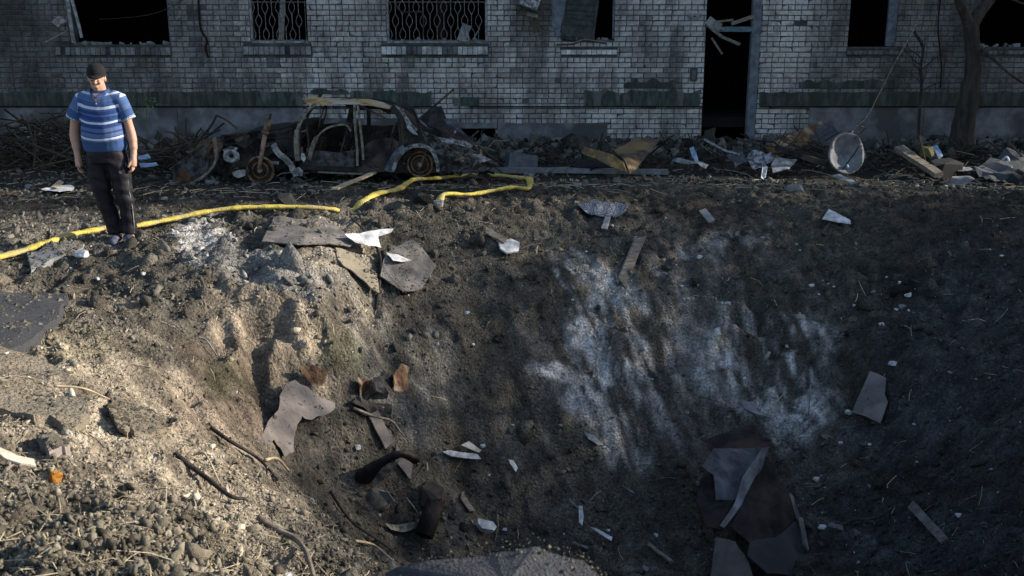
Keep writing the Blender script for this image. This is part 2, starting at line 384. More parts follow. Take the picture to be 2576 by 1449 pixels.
def grid_object(name, X, Y, Z, col, material):
    ny, nx = X.shape
    me = bpy.data.meshes.new(name)
    co = np.stack([X, Y, Z], -1).reshape(-1, 3).astype(np.float32)
    idx = np.arange(nx*ny).reshape(ny, nx)
    q = np.stack([idx[:-1,:-1], idx[:-1,1:], idx[1:,1:], idx[1:,:-1]], -1).reshape(-1, 4)
    me.vertices.add(len(co)); me.vertices.foreach_set('co', co.ravel())
    me.loops.add(q.size); me.loops.foreach_set('vertex_index', q.ravel().astype(np.int32))
    me.polygons.add(len(q)); me.polygons.foreach_set('loop_start', np.arange(0, q.size, 4, dtype=np.int32))
    me.polygons.foreach_set('use_smooth', np.ones(len(q), bool))
    me.update(calc_edges=True)
    at = me.color_attributes.new('Col', 'FLOAT_COLOR', 'POINT')
    at.data.foreach_set('color', np.concatenate([col.reshape(-1, 3), np.ones((nx*ny, 1))], 1).astype(np.float32).ravel())
    me.materials.append(material)
    o = bpy.data.objects.new(name, me); COL.objects.link(o); return o
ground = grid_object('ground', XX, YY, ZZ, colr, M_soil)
tag(ground, 'crater of torn brown and grey soil beside a sooty street', kind='structure')

def H(x, y):
    i = np.clip(np.searchsorted(xs, x)-1, 0, len(xs)-2); j = np.clip(np.searchsorted(ys, y)-1, 0, len(ys)-2)
    u = (x-xs[i])/(xs[i+1]-xs[i]); v = (y-ys[j])/(ys[j+1]-ys[j])
    return (ZZ[j,i]*(1-u)+ZZ[j,i+1]*u)*(1-v)+(ZZ[j+1,i]*(1-u)+ZZ[j+1,i+1]*u)*v
def G(px, py, off=0.0):
    """where the line of sight through a pixel meets the ground"""
    v = (CY-py)/F; d = np.array([(px-CX)/F, cp+v*sp, -sp+v*cp]); d /= np.linalg.norm(d)
    t = np.arange(2.2, 60, .02); q = d[None]*t[:, None]; z = CAMZ+q[:,2]
    h = np.where((np.abs(q[:,0]) < 14) & (q[:,1] < 24), Hs(q[:,0], q[:,1]), 0)+.02
    k = np.argmax(z < h)
    if z[k] >= h[k]: k = len(t)-1
    x, y = q[k,0], q[k,1]
    return Vector((x, y, float(H(x, y))+off))
# ------------------------------------------------------------------ brick building
WY = 20.3
def wx(px, py=200): return P(px, py, WY).x
def wz(py): return P(1288, py, WY).z
FLOOR_B = -.25
bld = empty('brick_building', (0, WY, 0), 'long white brick apartment block, sooty and shattered, with dark blown-out windows behind the car', 'building')
# openings: x0,x1,z0,z1 ; visible storey
TOP = 3.35
op = {}
op['w1'] = (wx(172,60), wx(426,60), wz(112), TOP)
op['w2'] = (wx(628,60), wx(773,60), wz(108), TOP)
op['w3'] = (wx(972,60), wx(1226,60), wz(108), TOP)
op['w4'] = (wx(1418,60), wx(1546,60), wz(100), TOP)
op['door'] = (wx(1770,200), wx(1906,200), FLOOR_B, TOP+.1)
op['w5'] = (wx(2136,60), wx(2256,60), wz(118), TOP)
op['w6'] = (wx(2460,60), wx(2700,60), wz(118), TOP)
op['cellar'] = (wx(1158,350), wx(1246,350), wz(374), wz(324))
ops = list(op.values())
BH = 14.3; BX0, BX1 = -32, 34; BD = 11
upper = []
for k in range(4):
    z0 = 4.55+k*2.85-.0
    if z0+1.45 > BH-.3: break
    for (a, b) in [(wx(172),wx(426)), (wx(628),wx(773)), (wx(972),wx(1226)), (wx(1418),wx(1546)), (wx(2136),wx(2256)), (wx(2460),wx(2700))]:
        upper.append((a, b, z0, z0+1.45))
    for a in (-30,-26,-22,-18,-14,14.5,18.5,22.5,26.5,30.5): upper.append((a, a+1.4, z0, z0+1.45))
for a in (-30,-26,-22,-18,-14,14.5,18.5,22.5,26.5,30.5): upper.append((a, a+1.4, 1.9, TOP))
allops = ops+upper
# wall backing cut into cells around the openings
bxs = sorted(set([BX0, BX1]+[v for o in allops for v in o[:2]])); bzs = sorted(set([FLOOR_B-.3, BH]+[v for o in allops for v in o[2:]]))
mb = MB()
TH = .42; INS = .012     # brick faces stand proud of the mortar bed by this much
def in_open(x, z, L=allops): return any(o[0] < x < o[1] and o[2] < z < o[3] for o in L)
solid = np.array([[not in_open((bxs[i]+bxs[i+1])/2, (bzs[j]+bzs[j+1])/2) for i in range(len(bxs)-1)] for j in range(len(bzs)-1)])
y0, y1 = WY, WY+TH
for j in range(len(bzs)-1):
    for i in range(len(bxs)-1):
        if not solid[j,i]: continue
        a, b, c, d = bxs[i], bxs[i+1], bzs[j], bzs[j+1]
        mb.add([(a,y0,c),(b,y0,c),(b,y0,d),(a,y0,d)], [(0,1,2,3)]); mb.add([(a,y1,c),(b,y1,c),(b,y1,d),(a,y1,d)], [(3,2,1,0)])
        if i == 0 or not solid[j,i-1]: mb.add([(a,y0,c),(a,y1,c),(a,y1,d),(a,y0,d)], [(3,2,1,0)])
        if i == len(bxs)-2 or not solid[j,i+1]: mb.add([(b,y0,c),(b,y1,c),(b,y1,d),(b,y0,d)], [(0,1,2,3)])
        if j == 0 or not solid[j-1,i]: mb.add([(a,y0,c),(b,y0,c),(b,y1,c),(a,y1,c)], [(3,2,1,0)])
        if j == len(bzs)-2 or not solid[j+1,i]: mb.add([(a,y0,d),(b,y0,d),(b,y1,d),(a,y1,d)], [(0,1,2,3)])
mb.build('wall', M_mortar, bld)
# rooms: back wall, floors, partitions, roof, all burnt black
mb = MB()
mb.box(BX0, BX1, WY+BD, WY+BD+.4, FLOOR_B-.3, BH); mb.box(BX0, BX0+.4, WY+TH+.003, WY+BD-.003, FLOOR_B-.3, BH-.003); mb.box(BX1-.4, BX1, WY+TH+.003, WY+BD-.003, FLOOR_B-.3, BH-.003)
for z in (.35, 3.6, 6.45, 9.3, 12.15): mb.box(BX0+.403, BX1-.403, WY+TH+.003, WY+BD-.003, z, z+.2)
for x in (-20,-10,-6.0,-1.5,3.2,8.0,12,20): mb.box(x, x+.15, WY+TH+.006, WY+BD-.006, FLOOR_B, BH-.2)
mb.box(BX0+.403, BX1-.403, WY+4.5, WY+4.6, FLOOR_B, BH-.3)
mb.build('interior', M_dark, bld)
mb = MB(); mb.box(BX0-.4, BX1+.4, WY-.5, WY+BD+.8, BH+.003, BH+.25); mb.build('roof', M_ledge, bld)

# --- bricks
BL, CH, MJ = .254, .1005, .017      # stretcher length, course height (with joint), joint
zb = .05
def brick_mesh(w, h, tone, seed):
    r = random.Random(seed); dp = .10; c = .006
    j = lambda a: r.uniform(-a, a)
    o = INS+r.uniform(-.003, .004)
    k = r.random()
    back = [(-w/2,dp-.02,-h/2),(w/2,dp-.02,-h/2),(w/2,dp-.02,h/2),(-w/2,dp-.02,h/2)]
    mid = [(-w/2+j(.002),-o+c,-h/2+j(.002)),(w/2+j(.002),-o+c,-h/2+j(.002)),(w/2+j(.002),-o+c,h/2+j(.002)),(-w/2+j(.002),-o+c,h/2+j(.002))]
    fr = [(mid[i][0]*(1-c*1.6/w*2)+j(.003), -o+j(.0015), mid[i][2]*(1-c*1.3/h*2)+j(.003)) for i in range(4)]
    if k < .2:
        q = r.randrange(4); fr[q] = (fr[q][0]*.72, fr[q][1]+.004, fr[q][2]*.6); mid[q] = (mid[q][0]*.9, mid[q][1]+.012, mid[q][2]*.85)
    vs = back+mid+fr
    fs = [(8,9,10,11)]
    for i in range(4):
        i2 = (i+1) % 4; fs += [(4+i,4+i2,8+i2,8+i), (i,i2,4+i2,4+i)]
    return vs, fs, tone
bands = [(wz(268), wz(232))]
def covered(x, z):     # under thick plaster, the brick is hidden: not built
    return False
rowlist = []
z = zb; ci = 0
while z < 3.45:
    header = (ci % 3 == 1) if (ci//7) % 2 == 0 else (ci % 2 == 0)
    rowlist.append((z, header, ci)); z += CH; ci += 1
sill_rects = [(wx(150), wx(436), wz(140), wz(112)), (wx(618), wx(786), wz(139), wz(110)), (wx(962), wx(1228), wz(139), wz(110)),
              (wx(1410), wx(1550), wz(139), wz(118)), (wx(2124), wx(2266), wz(139), wz(120)), (wx(2462), wx(2702), wz(139), wz(120))]
sill_rects += [(a-.1, b+.1, 1.7, 1.9) for (a, b) in [(x, x+1.4) for x in (-30,-26,-22,-18,-14,14.5,18.5,22.5,26.5,30.5)]]
X0B, X1B = -12.6, 12.6
bricks = []          # x, z, w, h
rb = random.Random(3)
for (z, header, ci) in rowlist:
    L = BL/2 if header else BL
    x = X0B-(0 if header else (BL/2 if ci % 2 else 0))-rb.uniform(0,.02)
    segs = []
    # free intervals of this course
    cuts = [o for o in ops+sill_rects if o[2] < z+CH*.6 and o[3] > z+CH*.4]
    iv = [(X0B, X1B)]
    for o in cuts:
        n = []
        for (a, b) in iv:
            if o[1] <= a or o[0] >= b: n.append((a, b)); continue
            if o[0] > a: n.append((a, o[0]))
            if o[1] < b: n.append((o[1], b))
        iv = n
    while x < X1B:
        a, b = x+MJ/2, x+L-MJ/2
        for (s, e) in iv:
            aa, bb = max(a, s+.004), min(b, e-.004)
            if bb-aa > .03: bricks.append(((aa+bb)/2, z+CH/2, bb-aa, CH-MJ))
        if not header and rb.random() < .05: L2 = BL/2
        else: L2 = L
        x += L2
        L = BL/2 if header else BL
def wallsoot_shade(x, z):
    """soot and damp stains plus painted edge shade: albedo of the brick faces"""
    px = CX+x*124.0; t = .44
    s = float(fbm(np.array([x*.55]), np.array([z*.6]), 4, 200)[0])
    t *= 1+.55*s
    run = float(pn(np.array([x*2.3]), np.array([z*.25]), 210)[0]); t *= 1-.5*max(0, run-.2)
    # fire stains reach out from the window openings; edge shade painted at both ends
    if px < 480: t *= .30+.3*max(0, (px-150)/330)
    elif px < 620: t *= .62
    t *= 1-.58*min(1, max(0, (px-1980)/200))
    for (cx_, cz_, rx, rz, k) in ((1340, wz(60), .55, .9, .45), (1290, wz(190), .5, .3, .5), (1640, wz(215), .7, .25, .45), (1620, wz(90), .22, 1.2, .6), (700, wz(150), .14, .9, .35), (1020, wz(120), .16, .9, .5), (1240, wz(120), .3, .5, .5), (510, wz(60), .14, 1.4, .35), (2090, wz(40), .2, .8, .5)):
        d = ((px-cx_)/124/rx)**2+((z-cz_)/rz)**2
        if d < 1: t *= k+(1-k)*d
    return max(.03, min(.62, t))
# choose the 300 that show largest (nearest the middle of the picture), the rest as one joined part
bricks = [b for b in bricks if not (rb.random() < .004)]
def shown(b): 
    x, z = b[0], b[1]
    if z > wz(0) or z < wz(232): return 9
    px = CX+x*124
    if px < 1250 or px > 1780: return 9
    return -b[2]+abs(px-1620)/2000
order = sorted(range(len(bricks)), key=lambda i: shown(bricks[i])); single = set(order[:290])
cache = {}
big = MB()
def tcol(t, r):
    k = r.uniform(.90, 1.10); w = r.uniform(.0, .06)
    if r.random() < .02: k *= .7
    return (t*k*(1+w), t*k, t*k*(1-w*1.2))
for i, (x, z, w, h) in enumerate(bricks):
    r = random.Random(i*7+1); t = wallsoot_shade(x, z)
    col = tcol(t, r)
    if i in single:
        tq = min(9, int(col[0]/.05)); key = (round(w, 3), tq, r.randrange(3))
        if key not in cache:
            vs, fs, _ = brick_mesh(w, h, 0, hash(key) % 9999 if False else int(w*1000)*31+tq*7+key[2])
            me = bpy.data.meshes.new('brick'); me.from_pydata(vs, [], fs); me.materials.append(M_brick)
            at = me.color_attributes.new('Col', 'FLOAT_COLOR', 'POINT'); g = tq*.05+.025
            at.data.foreach_set('color', [c for _ in vs for c in (g*1.03, g, g*.98, 1)]); cache[key] = me
        o = bpy.data.objects.new('brick', cache[key]); COL.objects.link(o); o.parent = bld; o.location = (x, 0, z)
        o.rotation_euler = (r.uniform(-.02,.02), r.uniform(-.006,.006), r.uniform(-.012,.012))
    else:
        vs, fs, _ = brick_mesh(w, h, 0, i); big.c = col
        big.add([(v[0]+x, v[1]+WY, v[2]+z) for v in vs], fs)
big.build('brickwork', M_brick, bld, kind='stuff')
# brick slip texture for the wall beyond the single bricks is not in view: plain courses as shallow ribs
mb = MB()
for x0_, x1_ in ((BX0, X0B-.02), (X1B+.02, BX1)):
    pass
# sills of upright bricks
rs = random.Random(9)
for si, (a, b, c, d) in enumerate(sill_rects[:6]):
    n = int((b-a)/.098); wd = (b-a)/n
    hi = d if si else d
    sill = MB(); sill.box(a-.02, b+.02, WY-.03, WY+.2, d-.05, d-.012)
    so = sill.build('sill', M_ledge, bld)
    for k in range(n):
        if rs.random() < .06: continue
        t = wallsoot_shade((a+b)/2, (c+d)/2)*(1.25 if si in (1,2,3) else .95)*rs.uniform(.7, 1.2)
        if si == 2 and .2 < k/n < .38 or si == 2 and .55 < k/n < .68: t *= .3
        m_ = MB(); m_.c = (t*.97, t*.99, t*1.0)
        m_.box(a+k*wd+.006, a+(k+1)*wd-.006, WY-.055+rs.uniform(-.004,.004), WY+.06, c+.014+rs.uniform(0,.006), d-.055)
        m_.build('sill_brick', M_brick, so)

def jag_slab(mb, x0, x1, z0, z1, y, th, top=.0, bot=.0, seed=0, n=None, sx=.05):
    """plaster skin with broken upper / lower edge"""
    n = n or max(4, int((x1-x0)/.07)); r = np.linspace(x0, x1, n+1)
    zt = z1+top*fbm(r*3.0, r*0+seed, 4, seed); zb_ = z0+bot*fbm(r*3.0, r*0+seed+9, 4, seed+5)
    zt[0] -= 0; vs = []; fs = []
    for i in range(n+1): vs += [(r[i], y-th, zb_[i]), (r[i], y-th, zt[i]), (r[i], y, zt[i]), (r[i], y, zb_[i])]
    for i in range(n):
        q = i*4; p = q+4
        fs += [(q,p,p+1,q+1),(q+1,p+1,p+2,q+2),(q+3,p+3,p,q)]
    fs += [(0,1,2,3),(n*4+3,n*4+2,n*4+1,n*4)]
    mb.add(vs, fs)
zB0, zB1 = wz(266), wz(234)
D0, D1 = op['door'][0], op['door'][1]
fy = WY-INS-.006
def skin_piece(name, m, *a):
    mb = MB(); jag_slab(mb, *a); return mb.build(name, m, bld)
skin_piece('plaster_band', M_ledge, X0B, wx(395), zB0, zB1+.02, fy, .028, .05, 0, 1); skin_piece('plaster_band', M_ledge, wx(395)+.01, wx(640), zB0, zB1+.03, fy, .03, .04, 0, 2)
skin_piece('green_band', M_green, wx(640)+.01, wx(760), zB0, zB1+.03, fy, .026, .07, 0, 3); skin_piece('green_band', M_green, wx(880), wx(1085), zB0, zB1+.03, fy, .026, .10, .0, 4)
skin_piece('green_band', M_green, wx(1140), wx(1205), zB0, zB1-.08, fy, .022, .08, .02, 5); skin_piece('green_band', M_green, wx(1470), wx(1762), zB0, zB1+.04, fy, .028, .16, .0, 6)
skin_piece('plaster_band', M_ledge, D1+.05, X1B, zB0, zB1+.02, fy, .032, .06, 0, 7); skin_piece('plaster_patch', M_ledge, wx(2010), wx(2260), zB1+.10, zB1+.24, fy, .012, .12, .0, 8)
skin_piece('plaster_patch', M_ledge, wx(780), wx(875), zB1-.02, zB1+.06, fy, .010, .10, .08, 31); skin_piece('plaster_patch', M_ledge, wx(1570), wx(1700), zB1+.11, zB1+.22, fy, .010, .22, .0, 32)
for a_, b_, d_ in ((X0B, wx(1100), .058), (wx(1180), D0-.02, .045), (D1+.06, X1B, .062)):
    mb = MB(); mb.box(a_, b_, WY-d_, WY-.0415 if d_ < .06 else WY-.0515, zB0-.03, zB0-.004); mb.build('shadow_strip', M_dark, bld)  # near-black strip standing in for the shadow line under the band
for a_ in ((X0B, wx(150), -.4, zB0-.035, WY-.013, .03, 0, 0, 11), (wx(150)+.008, wx(440), -.4, zB0-.035, WY-.013, .033, 0, 0, 12), (wx(440)+.008, wx(760), -.4, zB0-.035, WY-.013, .03, 0, 0, 13),
           (wx(760)+.008, wx(1150), -.4, wz(300), WY-.013, .028, .05, 0, 14), (wx(1252), wx(1530), -.4, wz(309), WY-.013, .05, .03, 0, 15), (wx(1150)+.01, wx(1250), wz(322), wz(308), WY-.013, .03, .02, .03, 16),
           (wx(2040), wx(2330), -.4, wz(268), WY-.013, .034, .02, 0, 17), (wx(2330)+.008, X1B, -.4, wz(268), WY-.013, .03, .02, 0, 18)):
    skin_piece('plinth', M_plaster, *a_)

def frame_rect(mb, x0, x1, z0, z1, y, w, t, sides='lrb'):
    if 'l' in sides: mb.box(x0, x0+w, y, y+t, z0+w, z1)
    if 'r' in sides: mb.box(x1-w, x1, y, y+t, z0+w, z1)
    if 'b' in sides: mb.box(x0, x1, y, y+t, z0, z0+w-.002)
    if 't' in sides: mb.box(x0+w+.002, x1-w-.002, y, y+t, z1-w, z1)
def wempty(name, x, z): 
    e = bpy.data.objects.new(name, None); COL.objects.link(e); e.parent = bld; e.location = (x, 0, z); return e
# windows: frames, grilles, debris
o = op['w1']; win = MB(); 
win.box(o[1]-.025, o[1]-.002, WY+.02, WY+.12, o[2]+.03, o[3]); w_ = win.build('window', M_frame, bld)
m_ = MB(); m_.bar([P(168,-60,WY-.06), P(170,0,WY-.07), P(178,60,WY-.09), P(186,108,WY-.12)], .07, .03, up=(0,1,0)); m_.build('window_frame', M_dirtywhite, w_)
m_ = MB(); m_.bar([P(176,-60,WY-.08), P(181,0,WY-.09), P(195,50,WY-.12), P(206,95,WY-.15)], .05, .03, up=(0,1,0)); m_.build('window_frame', M_dirtywhite, w_)
def window_rubble(o, w_, seed, n=18, z=None):
    r = random.Random(seed); m_ = MB()
    for k in range(n):
        x = r.uniform(o[0]+.05, o[1]-.08); s = r.uniform(.02, .07)
        M_ = Matrix.Translation((x, WY+r.uniform(.0,.25), (z or o[2])+s*.3))@Matrix.Rotation(r.uniform(0,3), 4, (r.random(), r.random(), r.random()+.1))
        m_.box(-s*r.uniform(.6,1.8), s, -s*.6, s*.6, -s*.4, s*.4, M_)
    m_.build('rubble', M_conc, w_, kind='stuff')
window_rubble(o, w_, 1, 26)
def grille(o, seed, sides):
    z0 = o[2]+.03
    win = MB(); frame_rect(win, o[0]+.002, o[1]-.002, o[2]+.002, o[3], WY+.02, .035, .05, sides)
    w_ = win.build('window', M_dirtywhite, bld)
    g = MB(); y = WY+.045; n = int((o[1]-o[0])/.135); dx = (o[1]-o[0]-.08)/n; x0 = o[0]+.04; th = .0065
    for k in range(n+1):
        x = x0+k*dx; zt = o[3]-.02
        # ogee grille: bars split and rejoin, alternate bars offset by half a cell
        hh = .52; offs = 0 if k % 2 else hh/2
        zz = z0; pts = []
        m = 40; 
        for i in range(m+1):
            zq = z0+(zt-z0)*i/m; u = ((zq-z0+offs) % hh)/hh
            tri = 0 if u < .5 else math.sin((u-.5)*2*math.pi)
            pts.append((zq, tri))
        g.tube([(min(x+dx*.46*t_, o[1]-.04), y, q) for q, t_ in pts], th, 4)
        if k < n: g.tube([(max(x-dx*.46*t_, o[0]+.045), y+.012, q) for q, t_ in pts], th, 4)
    for q in (z0+.02, z0+.75): g.tube([(x0-.02, y+.02, q), (o[1]-.02, y+.02, q)], .008, 4)
    g.build('grille', M_grille, w_)
    return w_
w2 = grille(op['w2'], 2, 'lb'); w3 = grille(op['w3'], 3, 'lrb'); window_rubble(op['w3'], w3, 5, 22); window_rubble(op['w2'], w2, 6, 6)
m_ = MB()   # leaning broken board inside grille window
m_.bar([P(1160,104,WY-.02), P(1175,62,WY+.12)], .18, .02, up=(0,1,.3)); m_.bar([P(1180,104,WY-.03), P(1172,66,WY+.02)], .04, .02, up=(0,1,0)); m_.bar([P(1190,100,WY+.0), P(1207,70,WY+.1)], .02, .02, up=(0,1,0))
m_.build('broken_board', M_conc, w3)
m_ = MB(); m_.bar([P(712,-20,WY+.12), P(708,104,WY+.12)], .10, .05, up=(0,1,0)); m_.build('mullion', M_grille, w2)
# window 4 with a leaning slatted shutter
o = op['w4']; win = MB(); win.box(o[1]-.035, o[1]-.002, WY+.02, WY+.10, o[2]+.02, o[3]); w4 = win.build('window', M_frame, bld)
m_ = MB(); m_.add([P(1390,-40,WY-.03),P(1430,-40,WY-.05),P(1418,40,WY-.05),P(1403,100,WY-.05),P(1388,60,WY-.03)], [(0,1,2,3,4)])
m_.add([P(1390,-40,WY-.01),P(1430,-40,WY-.03),P(1418,40,WY-.03),P(1403,100,WY-.03),P(1388,60,WY-.01)], [(4,3,2,1,0)]); m_.build('reveal_board', M_frame, w4)
m_ = MB(); A, B_, C_, D_ = P(1430,-30,WY+.05), P(1508,-30,WY+.05), P(1490,106,WY-.02), P(1412,98,WY-.04)
m_.add([A,B_,C_,D_]+[v+Vector((0,.03,0)) for v in (A,B_,C_,D_)], [(3,2,1,0),(4,5,6,7),(0,1,5,4),(1,2,6,5),(2,3,7,6),(3,0,4,7)])
for t_ in (.06,.3,.42,.5,.58,.7,.93):
    a = A.lerp(D_, t_)+Vector((.02,-.006,0)); b = B_.lerp(C_, t_)+Vector((-.02,-.006,0)); m_.bar([a, b], .022, .02, up=(0,1,0))
for (a, b) in ((A, D_), (B_, C_)): m_.bar([a+Vector((0,-.012,0)), b+Vector((0,-.012,0))], .045, .02, up=(0,1,0))
m_.build('shutter', mat('dark_slats', (.055,.06,.058), (.025,.028,.027), scale=8, rough=.85), w4); window_rubble(o, w4, 8, 14)
m_ = MB(); m_.bar([P(1400,112,WY-.06),P(1440,110,WY-.10),P(1470,100,WY-.09),P(1525,108,WY-.05)], .05, .025, up=(0,.6,1)); m_.build('split_board', M_greywood, w4)
# window 5, 6
o = op['w5']; win = MB(); win.box(o[1]-.17, o[1]-.002, WY+.01, WY+.09, o[2]+.02, o[3]); w5 = win.build('window', M_frame, bld)
o = op['w6']; win = MB(); win.box(o[0]+.002, o[0]+.06, WY+.05, WY+.12, o[2]+.02, o[3]); w6 = win.build('window', M_ledge, bld); window_rubble(o, w6, 12, 16)
# door opening
o = op['door']; dm = MB(); dm.box(o[1]-.17, o[1]-.003, WY-.02, WY+.14, FLOOR_B, o[3]-.01); door = dm.build('door_frame', M_frame, bld)
m_ = MB(); m_.box(o[0]+.18, o[1]-.175, WY-.01, WY+.10, wz(80), wz(67)); m_.build('transom', M_teal, door)
m_ = MB(); m_.bar([P(1778,62,WY-.05), P(1815,92,WY-.12), P(1862,112,WY-.2)], .06, .02, up=(0,1,0)); m_.build('splintered_board', M_greywood, door)
m_ = MB(); m_.bar([P(1790,95,WY-.02), P(1817,136,WY-.06)], .04, .02, up=(0,1,0)); m_.build('splintered_board', M_greywood, door)
m_ = MB(); m_.bar([P(1840,60,WY+.0), P(1898,40,WY-.05)], .07, .02, up=(0,1,0)); m_.bar([P(1800,55,WY+.05), P(1845,50,WY+.05)], .04, .02, up=(0,1,0)); m_.build('splintered_board', M_wood, door)
m_ = MB(); m_.bar([P(1780,50,WY-.05), P(1796,62,WY-.08), P(1812,70,WY-.05)], .17, .04, up=(0,1,0)); m_.bar([P(1800,64,WY-.07), P(1822,74,WY-.06)], .05, .02, up=(0,1,0)); m_.build('torn_lintel', M_conc, door)
# small wall things
def text_mesh(s, size): 
    cu = bpy.data.curves.new('lettering', 'FONT'); cu.body = s; cu.size = size; cu.align_x = 'CENTER'; cu.align_y = 'CENTER'; cu.extrude = .001
    ob = bpy.data.objects.new('lettering', cu); COL.objects.link(ob)
    me = bpy.data.meshes.new_from_object(ob.evaluated_get(bpy.context.evaluated_depsgraph_get())); bpy.data.objects.remove(ob)
    return me
pc = P(1748,41,WY-.035)
m_ = MB(); vs = [(-.15,.055),(.145,.055),(.145,-.05),(.02,-.062),(-.05,-.045),(-.145,-.045)]
m_.add([(pc.x+a, pc.y, pc.z+b) for a, b in vs]+[(pc.x+a, pc.y+.012, pc.z+b) for a, b in vs], [(5,4,3,2,1,0),(6,7,8,9,10,11)]+[(i,(i+1)%6,(i+1)%6+6,i+6) for i in range(6)])
sign = m_.build('address_plate', M_dirtywhite, label='small chipped white address plate with dark lettering on the bricks left of the doorway', cat='sign')
lt = bpy.data.objects.new('lettering', text_mesh('1  44  2', .075)); COL.objects.link(lt); lt.data.materials.append(M_dark); lt.parent = sign
lt.location = (0, -.012, .06); lt.rotation_euler = (math.pi/2, 0, 0)
pc = P(1745,187,WY-.04); m_ = MB(); frame_rect(m_, pc.x-.07, pc.x+.07, pc.z-.13, pc.z+.13, pc.y-.02, .025, .05, 'lrb'); m_.box(pc.x-.045, pc.x+.045, pc.y-.02, pc.y+.03, pc.z+.105, pc.z+.13)
mo = m_.build('doorbell_box', M_ledge, label='small dark rectangular intercom box on the bricks beside the doorway', cat='intercom'); 
m_ = MB(); m_.box(pc.x-.044, pc.x+.044, pc.y, pc.y+.025, pc.z-.104, pc.z+.104); m_.build('cover', M_plaster, mo)
# broken lamp housing hanging between the windows
lamp = empty('broken_air_unit', P(1335,10,WY-.2), 'smashed metal wall unit hanging askew between the grille window and the shuttered window', 'wall unit')
m_ = MB(); M_ = Matrix.Translation(P(1332,2,WY-.22))@Matrix.Rotation(R(20),4,'Y'); m_.box(-.2,.2,-.18,.18,-.12,.16,M_); m_.build('housing', M_ashmetal, lamp)
m_ = MB(); m_.box(-.22,.24,-.2,.2,-.15,-.125,M_); m_.build('tray', M_cloth, lamp)
m_ = MB(); M2 = Matrix.Translation(P(1341,38,WY-.12))@Matrix.Rotation(R(12),4,'Y'); m_.box(-.12,.1,-.06,.06,-.04,.03,M2); m_.build('bracket', M_conc, lamp)
m_ = MB(); m_.bar([P(1297,-10,WY-.04),P(1318,32,WY-.15)], .03,.03,up=(0,1,0)); m_.bar([P(1338,50,WY-.03),P(1355,76,WY-.03)], .16,.012,up=(0,1,0)); m_.build('arm', M_char, lamp)
# wires
def wire(name, pts, r, m, label, cat, **k):
    w = MB(); w.tube(pts, r, 5); return w.build(name, m, smooth=True, label=label, cat=cat, **k)
def curvepts(pts, n=8):
    """Catmull-Rom through points"""
    P_ = [Vector(p) for p in pts]; P_ = [P_[0]*2-P_[1]]+P_+[P_[-1]*2-P_[-2]]; out = []
    for i in range(1, len(P_)-2):
        for k in range(n):
            t = k/n; a, b, c, d = P_[i-1], P_[i], P_[i+1], P_[i+2]
            out.append(.5*((2*b)+(c-a)*t+(2*a-5*b+4*c-d)*t*t+(3*b-a-3*c+d)*t**3))
    out.append(P_[-2]); return out
wire('hanging_cable', curvepts([P(497,-80,WY-.06),P(503,60,WY-.05),P(520,100,WY-.05),P(517,120,WY-.04),P(524,145,WY-.05)]), .022, M_dark, 'thick black cable hanging down the bricks right of the big empty window', 'cable')
wire('bent_pipe', curvepts([P(995,8,WY-.05),P(1002,22,WY-.08),P(1015,30,WY-.1),P(1050,30,WY-.08),P(1062,32,WY-.06),P(1066,58,WY-.04),P(1064,90,WY-.04)]), .016, M_char, 'thin bent pipe curling on the bricks between the two grille windows', 'pipe')
wire('window_wire', curvepts([P(250,48,WY-.25),P(300,46,WY-.3),P(370,38,WY-.3),P(430,18,WY-.2),P(480,-15,WY-.1)]), .007, M_char, 'thin sagging wire crossing the big empty window at the left', 'wire')
wire('right_cable', curvepts([P(2368,-30,WY-.05),P(2360,70,WY-.06),P(2368,160,WY-.05),P(2366,220,WY-.05)]), .014, M_dark, 'black cable running down the wall left of the tree', 'cable')
m_ = MB(); m_.bar([P(138,62,WY-.25),P(150,50,WY-.2),P(163,60,WY-.12)], .16,.01,up=(0,1,0)); m_.build('torn_blind', M_dirtywhite, label='pale scrap of torn plastic sticking out at the left edge of the big empty window', cat='scrap')
m_ = MB(); m_.bar([P(113,106,WY-.5),P(170,76,WY-.1)], .02,.02); m_.build('loose_lath', M_wood, label='thin lath poking out below the torn scrap at the big empty window', cat='lath')
# ------------------------------------------------------------------ off-frame buildings that shade the right half of the crater
side = MB()
side.box(24, 36, -40, 13.5, -.3, 6.8)
sd = side.build('wall', M_plaster, None, origin=(24,-13,0), label='low grey block standing across the yard to the right of the crater', cat='building')
m_ = MB(); m_.box(23.7, 36.3, -40.3, 13.8, 6.803, 7.0); m_.build('roof', M_ledge, sd)
sd.name = 'grey_block'
# ------------------------------------------------------------------ clods and crumbs
ico_v = []; ph = (1+5**.5)/2
for a, b in ((-1,ph),(1,ph),(-1,-ph),(1,-ph)): ico_v += [(a,b,0)]
for a, b in ((-1,ph),(1,ph),(-1,-ph),(1,-ph)): ico_v += [(0,a,b)]
for a, b in ((-1,ph),(1,ph),(-1,-ph),(1,-ph)): ico_v += [(b,0,a)]
ico_v = np.array(ico_v)/math.hypot(1, ph)
ico_f = np.array([(0,11,5),(0,5,1),(0,1,7),(0,7,10),(0,10,11),(1,5,9),(5,11,4),(11,10,2),(10,7,6),(7,1,8),(3,9,4),(3,4,2),(3,2,6),(3,6,8),(3,8,9),(4,9,5),(2,4,11),(6,2,10),(8,6,7),(9,8,1)])
oct_v = np.array([(1,0,0),(-1,0,0),(0,1,0),(0,-1,0),(0,0,1),(0,0,-1)], float); oct_f = np.array([(0,2,4),(2,1,4),(1,3,4),(3,0,4),(2,0,5),(1,2,5),(3,1,5),(0,3,5)])
